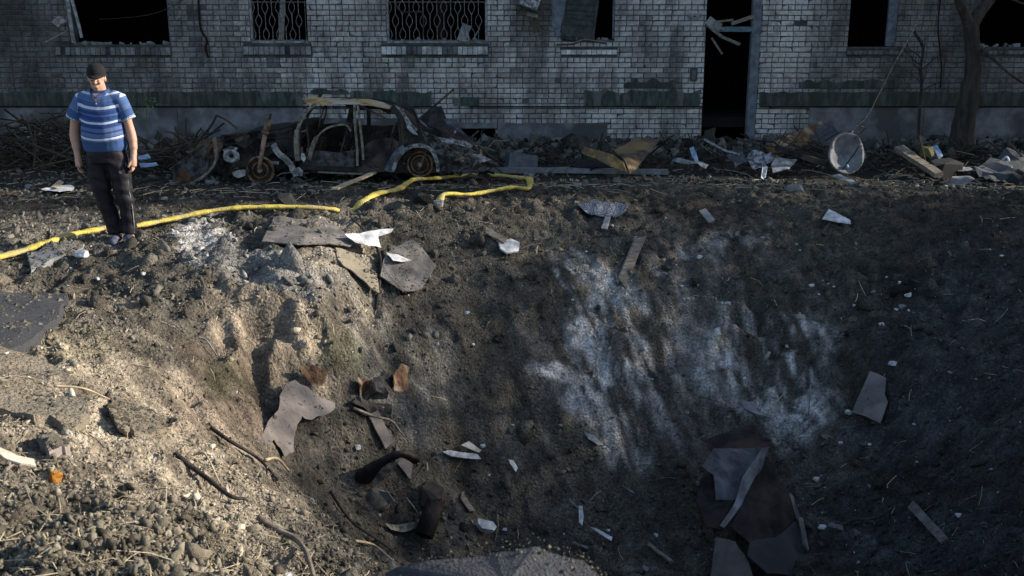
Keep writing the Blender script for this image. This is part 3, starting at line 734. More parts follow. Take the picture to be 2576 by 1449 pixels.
def scatter(name, n, smin, smu, ssig, smax, ymin, ymax, colf, material, sel=None, elong=1.0, sink=.25, seed=1, label=None, dens=1.2, octa=False, scol=None):
    bv, bf = (oct_v, oct_f) if octa else (ico_v, ico_f); NV, NF = len(bv), len(bf)
    g = np.random.default_rng(seed)
    Y = 1/np.sqrt(g.uniform(1/ymax**2, 1/ymin**2, n*3)) if dens else g.uniform(ymin, ymax, n*3)
    X = g.uniform(-1, 1, len(Y))*(Y*.55+.9)
    ok = np.abs(X) < 12
    keep = sel(X, Y, g) if sel is not None else np.ones(len(X), bool)
    X = X[ok & keep][:n]; Y = Y[ok & keep][:n]; n = len(X)
    s = np.clip(np.exp(g.normal(math.log(smu), ssig, n)), smin, smax)*np.clip(Y/8, .55, 1.25)
    Z = np.array([0.0]); Z = H(X, Y)
    rad = g.uniform(.35, 1.35, (n, NV))
    v = bv[None]*rad[..., None]
    sc_ = np.stack([s*g.uniform(.8,1.7,n)*elong, s*g.uniform(.6,1.2,n), s*g.uniform(.35,.85,n)], -1)
    v = v*sc_[:, None, :]
    q = g.normal(size=(n, 4)); 
    if elong > 1.3: q[:, 1:3] *= .25
    q /= np.linalg.norm(q, axis=1)[:, None]; w, x_, y_, z_ = q.T
    Rm = np.stack([1-2*(y_*y_+z_*z_), 2*(x_*y_-w*z_), 2*(x_*z_+w*y_), 2*(x_*y_+w*z_), 1-2*(x_*x_+z_*z_), 2*(y_*z_-w*x_), 2*(x_*z_-w*y_), 2*(y_*z_+w*x_), 1-2*(x_*x_+y_*y_)], -1).reshape(n, 3, 3)
    v = np.einsum('nij,nkj->nki', Rm, v)
    v += np.stack([X, Y, Z+s*(.5-sink)], -1)[:, None]
    f = bf[None]+(np.arange(n)*NV)[:, None, None]
    me = bpy.data.meshes.new(name)
    me.vertices.add(n*NV); me.vertices.foreach_set('co', v.astype(np.float32).ravel())
    me.loops.add(n*NF*3); me.loops.foreach_set('vertex_index', f.astype(np.int32).ravel())
    me.polygons.add(n*NF); me.polygons.foreach_set('loop_start', np.arange(0, n*NF*3, 3, dtype=np.int32))
    me.update(calc_edges=True)
    c = colf(X, Y, g)
    at = me.color_attributes.new('Col', 'FLOAT_COLOR', 'POINT')
    c4 = np.concatenate([np.repeat(c, NV, 0), np.ones((n*NV, 1))], 1)
    at.data.foreach_set('color', c4.astype(np.float32).ravel())
    me.materials.append(material)
    o = bpy.data.objects.new(name, me); COL.objects.link(o); tag(o, label, kind='stuff')
    return o
def local_col(X, Y, g, k=(.5, 1.8)):
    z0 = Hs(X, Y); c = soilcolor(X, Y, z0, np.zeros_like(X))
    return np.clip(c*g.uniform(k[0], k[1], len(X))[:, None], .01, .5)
def slope_mask(X, Y, g, base=.35):
    """loose clods gather on the rim and the dark slopes, less on the smooth slides"""
    z0 = Hs(X, Y); px, py = project(X, Y, z0)
    n = fbm(X*1.1, Y*1.1, 3, 300)
    p = base+.9*n
    p = p+.5*np.exp(-(((px-350)/420)**2+((py-1400)/190)**2))           # clod heap bottom left
    p = p+.35*np.exp(-(((px-700)/500)**2+((py-700)/120)**2))
    p = p-.6*np.exp(-(((px-430)/280)**2+((py-1030)/190)**2))-.5*np.exp(-(((px-680)/120)**2+((py-1250)/120)**2))
    p = p-.3*np.exp(-(((px-1650)/330)**2+((py-950)/180)**2))
    p = np.where(Y > 12.9, p*.35, p)
    return g.random(len(X)) < p
def crumb_mask(X, Y, g):
    z0 = Hs(X, Y); px, py = project(X, Y, z0)
    p = .5+.6*fbm(X*2, Y*2, 3, 310)-.35*np.exp(-(((px-430)/280)**2+((py-1030)/190)**2))-.3*np.exp(-(((px-1650)/330)**2+((py-950)/180)**2)); p = np.where(Y > 13, p*.3, p)
    return g.random(len(X)) < p
scatter('soil_crumbs', 85000, .007, .0135, .38, .03, 2.4, 14.2, local_col, M_clod, crumb_mask, seed=21, octa=True, sink=.1, label='fine soil crumbs covering the crater slopes')
scatter('soil_clods', 20000, .012, .021, .48, .07, 2.4, 14.5, local_col, M_clod, slope_mask, seed=22, label='loose soil clods on the crater rim and slopes')
def heap_mask(X, Y, g):
    z0 = Hs(X, Y); px, py = project(X, Y, z0)
    p = 1.0*np.exp(-(((px-280)/400)**2+((py-1420)/140)**2)**1.5)*(.6+1.2*fbm(X*3, Y*3, 2, 320))+.10*np.exp(-(((px-800)/420)**2+((py-620)/70)**2))
    return g.random(len(X)) < p
scatter('heap_clods', 7500, .010, .020, .62, .10, 2.6, 12.5, lambda X, Y, g: local_col(X, Y, g, (.5, 1.35)), M_clod, heap_mask, seed=23, label='heap of lumpy clods in the near left corner', sink=.1)
def lump_mask(X, Y, g):
    z0 = Hs(X, Y); px, py = project(X, Y, z0)
    p = .25+.9*fbm(X*.9, Y*.9, 3, 340)+.3*np.exp(-((py-620)/120)**2)-.5*np.exp(-(((px-430)/280)**2+((py-1030)/190)**2))
    return g.random(len(X)) < np.where(Y > 12.8, 0, p)
scatter('soil_lumps', 900, .03, .05, .38, .12, 3.2, 12.8, local_col, M_soil, lump_mask, seed=27, label='larger half buried lumps of torn soil on the rim and slopes', sink=.55)
def white_col(X, Y, g):
    b = .10+.5*g.random(len(X))**2.2; return np.stack([b, b*.98, b*.94], -1)
scatter('plaster_crumbs', 11000, .004, .0085, .45, .024, 2.4, 17.5, white_col, M_clod, lambda X, Y, g: g.random(len(X)) < .35+.6*fbm(X*.9, Y*.9, 3, 330), seed=24, octa=True, label='tiny white plaster crumbs strewn over soil and street')
def grit_col(X, Y, g):
    b = g.uniform(.12, .40, len(X))**2; return np.stack([b*1.03, b, b*.9], -1)
scatter('street_grit', 9000, .010, .016, .5, .06, 11.5, 20.2, grit_col, M_clod, lambda X, Y, g: Y > 12.5, seed=25, label='sooty grit and rubble crumbs on the street', dens=0)
scatter('wall_foot_rubble', 5200, .02, .045, .5, .16, 17.2, 20.25, grit_col, M_clod, lambda X, Y, g: g.random(len(X)) < (Y-16.8)/2.4, seed=26, label='heaped rubble along the foot of the brick wall', dens=0, sink=.0)
# splinters and straw
def litter(name, n, ymin, ymax, lmu, mats, seed, label, sel=None):
    r = random.Random(seed); mb = MB()
    k = 0
    while k < n:
        Y = 1/math.sqrt(r.uniform(1/ymax**2, 1/ymin**2)); X = r.uniform(-1, 1)*(Y*.54+.6)
        if sel and not sel(X, Y, r): continue
        l = lmu*math.exp(r.gauss(0, .5)); a = r.uniform(0, math.pi); z = float(H(X, Y)); dx, dy = math.cos(a)*l/2, math.sin(a)*l/2
        za, zb_ = float(H(X-dx, Y-dy)), float(H(X+dx, Y+dy))
        b = r.uniform(.12, .5); mb.c = (b, b*.86, b*.62)
        mb.tube([(X-dx, Y-dy, za+.008), (X+r.uniform(-.1,.1)*l, Y+r.uniform(-.1,.1)*l, (za+zb_)/2+.012+r.random()*.02), (X+dx, Y+dy, zb_+.01+r.random()*.02)], max(.0022, Y*.00035), 3)
        k += 1
    return mb.build(name, mats, label=label, kind='stuff')
litter('straw_litter', 3200, 2.6, 13.5, .09, M_clod, 31, 'scattered straws and splinters on the soil')
litter('street_litter', 700, 12.5, 19.5, .25, M_clod, 32, 'thin splinters and wires on the street')

# ------------------------------------------------------------------ crumpled sheets, planks, sticks, chunks
def sheet(name, pts, m, th=.006, off=.03, crumple=.02, cuts=3, seed=0, conform=.6, world=None, parent=None, lift=None, curl=0, smooth=False, freq=4, **kw):
    """pts: photo pixels of the outline (lies on the ground) or world points; builds a bent sheet with thickness"""
    if world is None: w = [G(px, py) for px, py in pts]
    else: w = [Vector(p) for p in world]
    n0 = Vector((0,0,0))
    c = sum(w, Vector((0,0,0)))/len(w)
    for i in range(len(w)): n0 += (w[i]-c).cross(w[(i+1) % len(w)]-c)
    n0.normalize()
    if n0.y > 0 and abs(n0.z) < .2 or n0.z < 0: n0 = -n0
    bm = bmesh.new(); vs = [bm.verts.new(p) for p in w]; f = bm.faces.new(vs)
    bmesh.ops.triangulate(bm, faces=[f]); bmesh.ops.subdivide_edges(bm, edges=bm.edges[:], cuts=cuts, use_grid_fill=True)
    bmesh.ops.recalc_face_normals(bm, faces=bm.faces[:])
    e1 = (w[1]-w[0]).normalized(); 
    for v in bm.verts:
        p = v.co; nz = mnoise.noise(p*freq+Vector((seed*3.1, seed, 0)))+.5*mnoise.noise(p*freq*2.7+Vector((0, seed*2.3, 0)))
        q = p.copy()
        if world is None:
            pz = c.z-(n0.x*(p.x-c.x)+n0.y*(p.y-c.y))/max(n0.z, .15)
            q.z = pz*(1-conform)+conform*(float(Hs(p.x, p.y))+.03)
        q += n0*(nz*crumple)
        if lift: q += n0*lift*max(0, (p-c).dot(Vector(kw_dir))) if False else n0*0
        if world is None: q.z += off
        v.co = q
    if sum((f_.normal.dot(n0) for f_ in bm.faces)) < 0: bmesh.ops.reverse_faces(bm, faces=bm.faces[:])
    r = bmesh.ops.solidify(bm, geom=bm.faces[:], thickness=th)
    mb = MB(); bm.verts.index_update(); mb.add([v.co.copy() for v in bm.verts], [[v.index for v in f_.verts] for f_ in bm.faces]); bm.free()
    return mb.build(name, m, parent, smooth=smooth, **kw)
def rough_outline(pts, k=3, amp=.06, seed=0):
    r = random.Random(seed); out = []
    for i in range(len(pts)):
        a, b = pts[i], pts[(i+1) % len(pts)]; L = math.hypot(b[0]-a[0], b[1]-a[1]); out.append(a)
        for j in range(1, k):
            t = j/k+r.uniform(-.1,.1); nx, ny = -(b[1]-a[1])/L, (b[0]-a[0])/L; s = r.uniform(-amp, amp)*L
            out.append((a[0]+(b[0]-a[0])*t+nx*s, a[1]+(b[1]-a[1])*t+ny*s))
    return out
def plank(name, a, b, w, t, m, offa=.03, offb=.03, parent=None, world=False, twist=0, **kw):
    A = Vector(a) if world else G(*a, offa); B_ = Vector(b) if world else G(*b, offb)
    mb = MB(); d = (B_-A).normalized()
    n = Vector((0,0,1)); 
    if not world: 
        c = (A+B_)/2; e = .1; n = Vector((-(float(Hs(c.x+e,c.y))-float(Hs(c.x-e,c.y)))/(2*e), -(float(Hs(c.x,c.y+e))-float(Hs(c.x,c.y-e)))/(2*e), 1)).normalized()
    n = Matrix.Rotation(twist, 3, d)@n
    k = 5; pts = [A.lerp(B_, i/k)+n*(.004*math.sin(i*2.1)) for i in range(k+1)]
    # ragged ends: a bar with slightly narrowed split tips
    u = (n-d*n.dot(d)).normalized(); c_ = d.cross(u); vs = []; fs = []
    r = random.Random(int(A.x*1000)+int(B_.y*100))
    for i, p in enumerate(pts):
        wl, wr = w/2*(1+r.uniform(-.05,.05)), w/2*(1+r.uniform(-.05,.05)); s = r.uniform(-.5,.5)*w if i in (0, k) else 0
        for (i1, ww, j1) in ((-1,wl,-1),(1,wr,-1),(1,wr,1),(-1,wl,1)): vs.append(p+c_*(ww*i1)+u*(t/2*j1)+d*(s*i1))
    for i in range(k):
        for q in range(4):
            q2 = (q+1) % 4; fs.append((i*4+q, i*4+q2, (i+1)*4+q2, (i+1)*4+q))
    fs += [(3,2,1,0), (k*4,k*4+1,k*4+2,k*4+3)]
    mb.add(vs, fs); return mb.build(name, m, parent, **kw)
def stick(name, pts, rad, m, off=.02, n=6, world=False, **kw):
    q = [Vector(p) for p in pts] if world else [G(p[0], p[1], off+(p[2] if len(p) > 2 else 0)) for p in pts]
    q = curvepts(q, 6) if len(q) > 2 else q
    rr = [rad*(1-.45*i/(len(q)-1)) for i in range(len(q))]
    mb = MB(); mb.tube(q, rr, n); return mb.build(name, m, smooth=True, **kw)
def chunk(name, c, r, m, seed=0, off=0, sq=.7, parent=None, world=False, **kw):
    """broken lump: convex hull of random points, slightly noisy"""
    rr = random.Random(seed); C_ = Vector(c) if world else G(*c); r = r if hasattr(r, '__len__') else (r, r*.85, r*sq)
    bm = bmesh.new()
    for k in range(22):
        v = Vector((rr.gauss(0,1), rr.gauss(0,1), rr.gauss(0,1))).normalized()
        v = Vector([math.copysign(abs(a)**.6, a) for a in v])*rr.uniform(.85, 1.1)
        bm.verts.new(v*1.0)
    h = bmesh.ops.convex_hull(bm, input=bm.verts[:]); 
    dele = [e for e in h['geom_interior'] if isinstance(e, bmesh.types.BMVert)]
    if dele: bmesh.ops.delete(bm, geom=dele, context='VERTS')
    a = rr.uniform(0, 3.1); M_ = Matrix.Rotation(a, 3, 'Z')@Matrix.Rotation(rr.uniform(-.3,.3), 3, 'X')
    bm.verts.index_update(); mb = MB()
    mb.add([C_+M_@Vector((v.co.x*r[0], v.co.y*r[1], v.co.z*r[2]))+Vector((0,0,r[2]*.5+off)) for v in bm.verts], [[v.index for v in f.verts] for f in bm.faces]); bm.free()
    return mb.build(name, m, parent, **kw)

def dirt_on(o, n, size, seed=0, parent=True):
    """soil crumbs lying on the upward faces of a thing"""
    r = random.Random(seed); me = o.data; fl = [f for f in me.polygons if f.normal.z > .25]
    if not fl: return
    ws = [f.area for f in fl]; mb = MB()
    for k in range(n):
        f = r.choices(fl, ws)[0]; v = [me.vertices[i].co for i in f.vertices]; a, b = r.random(), r.random()
        if a+b > 1: a, b = 1-a, 1-b
        p = o.location+(v[0]+(v[1]-v[0])*a+(v[-1]-v[0])*b); 
        if mnoise.noise(p*3.1) < r.uniform(-.35,.15): continue
        s = size*math.exp(r.gauss(0,.5)); t = r.uniform(.06,.17); mb.c = (t, t*.9, t*.72)
        mb.add([p+Vector((d[0]*s*r.uniform(.6,1.4), d[1]*s*r.uniform(.6,1.4), d[2]*s*r.uniform(.4,.9))) for d in oct_v], [tuple(q) for q in oct_f])
    mb.build('dirt', M_clod, o, kind='stuff')

# ---- foreground and left slabs
def slab(name, pts, th, m, off, seed, tilt=0, **kw):
    """thick broken plate lying on the ground"""
    w = [G(*p) for p in rough_outline(pts, 4, .05, seed)]
    c = sum(w, Vector())/len(w); A = np.array([[p.x-c.x, p.y-c.y, 1] for p in w]); b = np.array([p.z for p in w]); s = np.linalg.lstsq(A, b, rcond=None)[0]
    top = [Vector((p.x, p.y, s[0]*(p.x-c.x)+s[1]*(p.y-c.y)+s[2]+off)) for p in w]
    r = random.Random(seed); n = len(top)
    mid = [p+(p-c)*r.uniform(.0,.05)+Vector((0,0,-th*.45+r.uniform(-.1,.1)*th)) for p in top]; bot = [p+(c-p)*r.uniform(.0,.06)+Vector((0,0,-th)) for p in top]
    bm = bmesh.new(); tv = [bm.verts.new(p) for p in top]; mv = [bm.verts.new(p) for p in mid]; bv = [bm.verts.new(p) for p in bot]
    tf = bm.faces.new(tv); bm.faces.new(bv[::-1])
    for i in range(n):
        j = (i+1) % n; bm.faces.new((tv[j], tv[i], mv[i], mv[j])); bm.faces.new((mv[j], mv[i], bv[i], bv[j]))
    res = bmesh.ops.triangulate(bm, faces=[tf]); ed = list({e for f in res['faces'] for e in f.edges if all(v in tv for v in e.verts)})
    bmesh.ops.subdivide_edges(bm, edges=ed, cuts=3, use_grid_fill=True)
    bmesh.ops.recalc_face_normals(bm, faces=bm.faces[:]); bm.verts.index_update()
    for v in bm.verts: v.co += Vector((0,0,.035*mnoise.noise(v.co*3.5)+.014*mnoise.noise(v.co*13)))
    mb = MB(); mb.add([v.co.copy() for v in bm.verts], [[v.index for v in f.verts] for f in bm.faces]); bm.free()
    o = mb.build(name, m, **kw); dirt_on(o, 420, .010, seed); return o
slab('asphalt_slab', [(-60,775),(60,752),(172,756),(150,800),(105,850),(60,890),(-60,915)], .16, M_asph, .07, 1, label='dark smooth asphalt slab tilted at the left edge nearest the hose', cat='slab')
slab('earth_slab', [(-60,900),(60,905),(160,950),(215,1000),(225,1060),(190,1090),(60,1050),(-60,1020)], .14, mat('clay_crust', (.26,.21,.15), (.17,.14,.10), scale=9, rough=.95, bump=1, bdist=.05, c3=(.2,.17,.13)), .05, 2, label='large tan crust slab with a black shadow gap beneath at the left edge', cat='slab')
slab('stone_slab', [(70,650),(140,632),(212,625),(205,640),(120,668),(80,690)], .08, M_conc, .04, 3, label='narrow grey stone slab lying in front of the yellow hose by the feet', cat='slab')
slab('broken_tile', [(285,1010),(330,1020),(400,1050),(420,1085),(360,1110),(300,1095),(275,1050)], .05, mat('clay_crust'  , (.26,.21,.15)), .05, 4, label='squarish tan clay lump slab in the middle of the sunlit slope', cat='slab')
slab('small_block', [(95,1100),(130,1090),(175,1115),(165,1140),(125,1145)], .08, mat('mauve_block', (.25,.21,.20), (.19,.16,.15), scale=9), .06, 5, label='small pinkish grey block lying below the big crust slab', cat='block')
# foreground asphalt chunk, close to the lens
Yf = 2.55
outl = [(930,1470),(985,1432),(1080,1410),(1190,1402),(1290,1385),(1345,1374),(1390,1392),(1425,1402),(1468,1410),(1500,1440),(1530,1475),(1500,1560),(1200,1600),(950,1560)]
top = [P(px, py, Yf+(.0 if py < 1500 else -.35)) for px, py in rough_outline(outl, 3, .035, 8)]
mb = MB(); c = sum(top, Vector((0,0,0)))/len(top); n = len(top); bt = [p+Vector((0,.05,-.12)) for p in top]; bt2 = [p+Vector((0,.22,-.5)) for p in top]
mb.add(top+[c+Vector((0,-.05,.0))], [(i, (i+1) % n, n) for i in range(n)]); mb.add(top+bt+bt2, [(i, i+n, (i+1) % n+n, (i+1) % n) for i in range(n)]+[(i+n, i+2*n, (i+1) % n+2*n, (i+1) % n+n) for i in range(n)])
fa = mb.build('foreground_slab', M_asph, label='dark asphalt chunk rising at the bottom edge of the picture', cat='slab')
mb = MB(); rr_ = random.Random(3)
for k_ in range(260):
    i_ = rr_.randrange(0, 36); a_, b_ = top[i_ % len(top)], top[(i_+1) % len(top)]
    if a_.z < .55: continue
    p_ = a_.lerp(b_, rr_.random())+Vector((rr_.gauss(0,.012), rr_.gauss(0,.03), rr_.gauss(.0,.0035))); s_ = .0022*math.exp(rr_.gauss(0,.5)); t_ = rr_.uniform(.06,.2); mb.c = (t_, t_*.88, t_*.66)
    mb.add([p_+Vector(d_)*s_ for d_ in oct_v], [tuple(q_) for q_ in oct_f])
mb.build('dirt', M_clod, fa, kind='stuff')

dirt_on(sheet('roofing_felt', rough_outline([(690,565),(800,563),(850,580),(893,625),(880,640),(800,622),(660,622)], 3, .04, 3), M_linol, .012, .05, .025, 3, 3, label='large grey roofing felt lying flat on the crater rim left of the white sheet', cat='sheet'), 260, .009, 3)
dirt_on(sheet('roofing_felt', rough_outline([(845,632),(880,640),(950,690),(955,740),(900,700),(850,660)], 3, .05, 4), mat('tan_felt', (.26,.22,.16), (.2,.17,.12), scale=8), .012, .03, .02, 2, 4, label='tan strip of felt bent down over the rim under the white sheet', cat='sheet'), 260, .009, 3)
dirt_on(sheet('roofing_felt', rough_outline([(985,640),(1040,622),(1062,640),(1097,680),(1062,742),(1015,748),(958,700),(965,665)], 3, .05, 6), M_linol, .012, .06, .03, 3, 6, label='grey square felt sagging down the slope right of the black stick', cat='sheet'), 260, .009, 3)
sheet('white_sheet', [(868,622),(905,618),(960,604),(990,606),(985,615),(952,625),(960,655),(930,650),(895,640)], M_whiteplastic, .004, .12, .03, 3, 7, label='folded white plastic sheet on the felt with a rolled end', cat='sheet')
sheet('white_sheet', [(972,662),(1000,668),(1036,682),(1010,692),(990,686)], M_whiteplastic, .004, .12, .015, 2, 8, label='small white plastic strip right of the black stick, on the sagging felt', cat='sheet')
b0 = G(945,750,0); tp = P(958, 655, b0.y+.5); tp2 = P(925, 590, b0.y+.75); tp3 = P(880, 545, b0.y+1.35)
stick('black_stick', [b0, tp, tp2, tp3], .017, M_bark, world=True, label='bent black stick leaning out of the slope between the felt sheets', cat='stick')
sheet('white_board', [(1255,628),(1285,618),(1308,628),(1305,650),(1275,656),(1258,645)], M_white, .02, .07, .012, 2, 9, label='bluish white chip of board resting on a short brown plank end', cat='board')
plank('short_plank', (1222,595), (1272,628), .10, .02, M_wood, .05, .07, label='short brown plank pointing at the bluish white chip of board', cat='plank')
stick('wire', [(1308,641,.05),(1330,636,.08),(1362,628,.06)], .008, M_greywood, label='thin stiff wire right of the bluish white chip of board', cat='wire')
plank('grey_plank', (1612,612), (1564,722), .105, .03, M_wood, .07, .05, label='long grey plank lying down the slope in the centre right, above the pale marl', cat='plank')
plank('grey_plank', (1600,612), (1552,722), .04, .03, M_greywood, .05, .04, label='narrow dark lath beside the long grey plank', cat='plank')
sheet('shattered_glass', rough_outline([(1452,522),(1500,517),(1550,524),(1582,532),(1572,548),(1545,560),(1500,552),(1470,540)], 2, .05, 5), M_glitter, .008, .05, .03, 3, 10, label='glittering crazed safety glass sheet on the far rim of the crater', cat='glass')
sheet('torn_scrap', [(1525,553),(1540,550),(1528,588),(1512,585)], M_dirtywhite, .006, .05, .01, 2, 11, label='torn grey flap hanging below the glittering glass sheet', cat='scrap')
sheet('white_shard', [(2085,534),(2138,562),(2140,572),(2110,568),(2068,560)], M_white, .012, .05, .004, 1, 12, label='pale angular shard lying alone on the far right slope', cat='shard')
sheet('board_piece', [(1758,542),(1774,538),(1798,568),(1782,572)], M_conc, .02, .06, .004, 1, 13, label='small grey board piece on the rim above the pale hollow', cat='board')
# torn steel on the floor
dirt_on(sheet('jagged_sheet', rough_outline([(723,1018),(745,1003),(775,1012),(800,1035),(845,1035),(842,1065),(812,1100),(785,1115),(760,1108),(748,1125),(738,1172),(715,1165),(690,1128),(650,1125),(660,1108),(700,1085)], 2, .09, 9), M_sheetbrown, .006, .10, .035, 2, 14, .3, label='big jagged brown grey steel sheet in the sun left of the crater floor', cat='sheet'), 90, .008, 5)
sheet('rusty_flap', [(760,990),(790,982),(825,1000),(820,1030),(795,1032),(775,1010)], M_rust, .006, .18, .04, 2, 15, .3, label='small rusty flap behind the top corner of the jagged steel sheet', cat='sheet')
cr = empty('rusty_crumple', G(965,1050), 'crumpled rusty sheet metal with a dark fold, right of the jagged steel sheet', 'scrap metal')
for i, (pts, m_, lift) in enumerate([([(895,990),(930,975),(950,1005),(925,1035),(900,1020)], M_rust, .1), ([(940,1000),(985,990),(1000,1020),(965,1040),(930,1035)], M_char, .2), ([(985,1015),(1010,990),(1030,1005),(1027,1050),(990,1050)], M_rust, .25), ([(900,1030),(990,1040),(985,1065),(930,1062),(880,1045)], M_char, .08)]):
    sheet('crumpled_sheet', rough_outline(pts, 2, .1, i), m_, .006, lift, .09, 2, 20+i, .2, parent=cr)
plank('brown_board', (938,1050), (980,1140), .11, .02, M_sheetbrown, .08, .06, label='upper brown board standing below the crumpled rusty metal', cat='board')
plank('brown_board', (995,1150), (1035,1210), .11, .02, M_sheetbrown, .05, .04, label='lower brown board behind the charred crumpled pot', cat='board')
stick('bent_strip', [(890,1062,.03),(940,1072,.08),(985,1085,.08),(1010,1110,.04)], .016, M_pillar, label='curved pale metal strip across the top of the brown board', cat='strip')
pot = empty('charred_lump', G(940,1230), 'charred crumpled body part of a machine with a pale torn mouth on the crater floor', 'wreckage')
g0 = G(925,1220); 
def loc(px, py, dy=0): return P(px, py, g0.y+dy)
m_ = MB(); m_.tube(curvepts([loc(915,1215,.1),loc(935,1185,.0),loc(965,1160,-.05),loc(1010,1142,-.05),loc(1048,1158,0)]), [.09,.11,.12,.12,.13,.14,.14,.14,.13,.12,.12,.11,.10,.09,.08,.075,.07,.07,.07,.07,.07,.07,.07,.06,.06,.06,.06,.06,.06,.06,.06,.06,.07][:33], 9, flat=.5); m_.build('torn_tube', M_char, pot, smooth=True)
sheet('torn_flap', None, M_pillar, .006, 0, .03, 2, 31, world=[loc(935,1215,-.12), loc(960,1180,-.15), loc(1010,1150,-.12), loc(985,1185,-.14), loc(950,1222,-.12)], parent=pot)
m_ = MB(); m_.ball(loc(948,1258,-.05), (.13,.10,.10), 10, 7, Matrix.Rotation(.7,3,'Y').to_4x4()); m_.build('pale_bulge', M_pillar, pot, smooth=True)
sheet('torn_flap', None, M_dirtywhite, .006, 0, .03, 2, 32, world=[loc(950,1232,-.18), loc(975,1238,-.2), loc(992,1262,-.18), loc(978,1270,-.16), loc(962,1250,-.18)], parent=pot)
sheet('torn_flap', None, M_char, .006, 0, .06, 2, 33, world=[loc(878,1240,.1), loc(915,1200,.1), loc(930,1245,-.0), loc(918,1280,.0), loc(895,1262,.1)], parent=pot)
sheet('torn_flap', None, M_cloth, .006, 0, .05, 2, 34, world=[loc(830,1250,.2), loc(870,1205,.3), loc(915,1200,.2), loc(900,1250,.1), loc(860,1262,.2)], parent=pot)
pc = G(1068,1365,.03); d = (P(1085,1300,pc.y+.12)-pc).normalized()
m_ = MB(); k = 16; a0 = pc+Vector((0,-.06,.04)); b0_ = a0+d*.30
u = d.cross(Vector((1,0,0))).normalized(); w_ = d.cross(u)
rings = [(a0,.085),(b0_,.085),(b0_,.076),(a0,.072)]
vs = [c_+(u*math.cos(2*math.pi*i/k)+w_*math.sin(2*math.pi*i/k))*r_ for c_, r_ in rings for i in range(k)]
m_.add(vs, [(q*k+i, q*k+(i+1) % k, ((q+1) % 4)*k+(i+1) % k, ((q+1) % 4)*k+i) for q in range(4) for i in range(k)])
m_.build('pipe_stub', M_darksheet, smooth=True, label='short open black pipe stub on the crater floor beside a curved brown strip', cat='pipe')
chunk('round_lump', (1083,1262), (.13,.12,.11), M_twig, 41, .0, label='round brown fibrous lump behind the black pipe stub', cat='lump')
sheet('curved_strip', [(968,1332),(1000,1340),(1050,1328),(1055,1342),(1015,1355),(985,1348)], M_pillar, .006, .05, .01, 2, 42, label='curved brown strip touching the open end of the pipe stub', cat='strip')
chunk('ochre_stone', (1022,1328), (.05,.035,.03), M_orange if False else mat('ochre', (.24,.17,.08)), 43, label='small ochre stone above the curved brown strip', cat='stone')
stick('pale_stick', [(1022,1268,.05),(1055,1318,.08)], .008, M_dirtywhite, label='thin white rod pointing at the black pipe stub', cat='rod')
stick('pale_stick', [(1074,1172,.02),(1076,1218,.1)], .010, M_dirtywhite, label='thin white rod standing above the round brown lump', cat='rod')
# big dark steel on the right
sheet('steel_fold', None, M_darksheet, .006, 0, .02, 2, 50, world=[P(1768,1108,8.75),P(1895,1065,9.0),P(1920,1100,8.9),P(1938,1128,8.55),P(1900,1132,8.5),P(1790,1135,8.5)], label='dark brown upright fold at the top of the large folded steel plate', cat='steel sheet')
fs_ = empty('folded_plate', G(1850,1330), 'large dark folded steel plate with a pale bent edge, right of the floor', 'steel sheet')
sheet('plate', None, mat('grey_steel', (.11,.11,.12), (.05,.046,.047), scale=5, rough=.8, bump=.3, c3=(.12,.12,.125)), .012, 0, .05, 3, 51, world=rough3([P(1795,1130,8.5),P(1935,1124,8.5),P(1915,1180,8.35),P(1878,1240,8.2),P(1840,1262,8.15),P(1800,1258,8.2),P(1795,1195,8.35),P(1765,1175,8.4)],1) if False else [P(1795,1130,8.5),P(1935,1124,8.5),P(1915,1180,8.35),P(1878,1240,8.2),P(1840,1262,8.15),P(1800,1258,8.2),P(1795,1195,8.35),P(1765,1175,8.4)], parent=fs_)
sheet('bent_edge', None, mat('grey_steel2', (.20,.205,.22), (.08,.08,.085), scale=6, rough=.7, bump=.15), .006, 0, .008, 2, 52, world=[P(1935,1124,8.49),P(1918,1128,8.42),P(1868,1200,8.2),P(1850,1262,8.05),P(1812,1322,7.85),P(1822,1328,7.85),P(1868,1268,8.05),P(1900,1195,8.3)], parent=fs_)
sheet('plate', None, M_darksheet, .012, 0, .06, 3, 53, world=[P(1795,1195,8.4),P(1800,1256,8.22),P(1848,1262,8.1),P(1812,1326,7.85),P(1775,1322,7.95),P(1752,1260,8.2),P(1765,1210,8.4)], parent=fs_)
bk = empty('bent_steel', G(1950,1350), 'dark brown bent steel panel leaning behind the folded plate on the right', 'steel sheet')
sheet('plate', None, M_darksheet, .012, 0, .04, 3, 54, world=[P(1930,1150,8.5),P(1962,1196,8.45),P(2002,1308,8.05),P(1948,1352,7.85),P(1890,1368,7.72),P(1838,1326,7.85),P(1880,1245,8.1)], parent=bk)
sheet('plate', None, mat('slate_steel', (.035,.033,.036), (.022,.020,.021), scale=3, rough=.8, bump=.1), .012, 0, .05, 3, 55, world=[P(1885,1365,7.7),P(1950,1350,7.8),P(2003,1308,8.0),P(2035,1395,7.7),P(2015,1445,7.45),P(1925,1452,7.3),P(1880,1400,7.5)], parent=bk)
sheet('rim', None, M_sheetbrown, .006, 0, .005, 1, 56, world=[P(1985,1240,8.32),P(1996,1248,8.3),P(2012,1300,8.1),P(2004,1306,8.1)], parent=bk)
sheet('brown_sheet', None, mat('dim_brown', (.075,.065,.062), (.05,.044,.042), scale=5, rough=.7, bump=.2), .012, 0, .04, 3, 57, world=[P(1800,1350,7.8),P(1850,1360,7.7),P(1880,1405,7.5),P(1900,1470,7.25),P(1785,1475,7.25)], label='plain brown panel at the bottom edge below the folded steel plate', cat='panel')
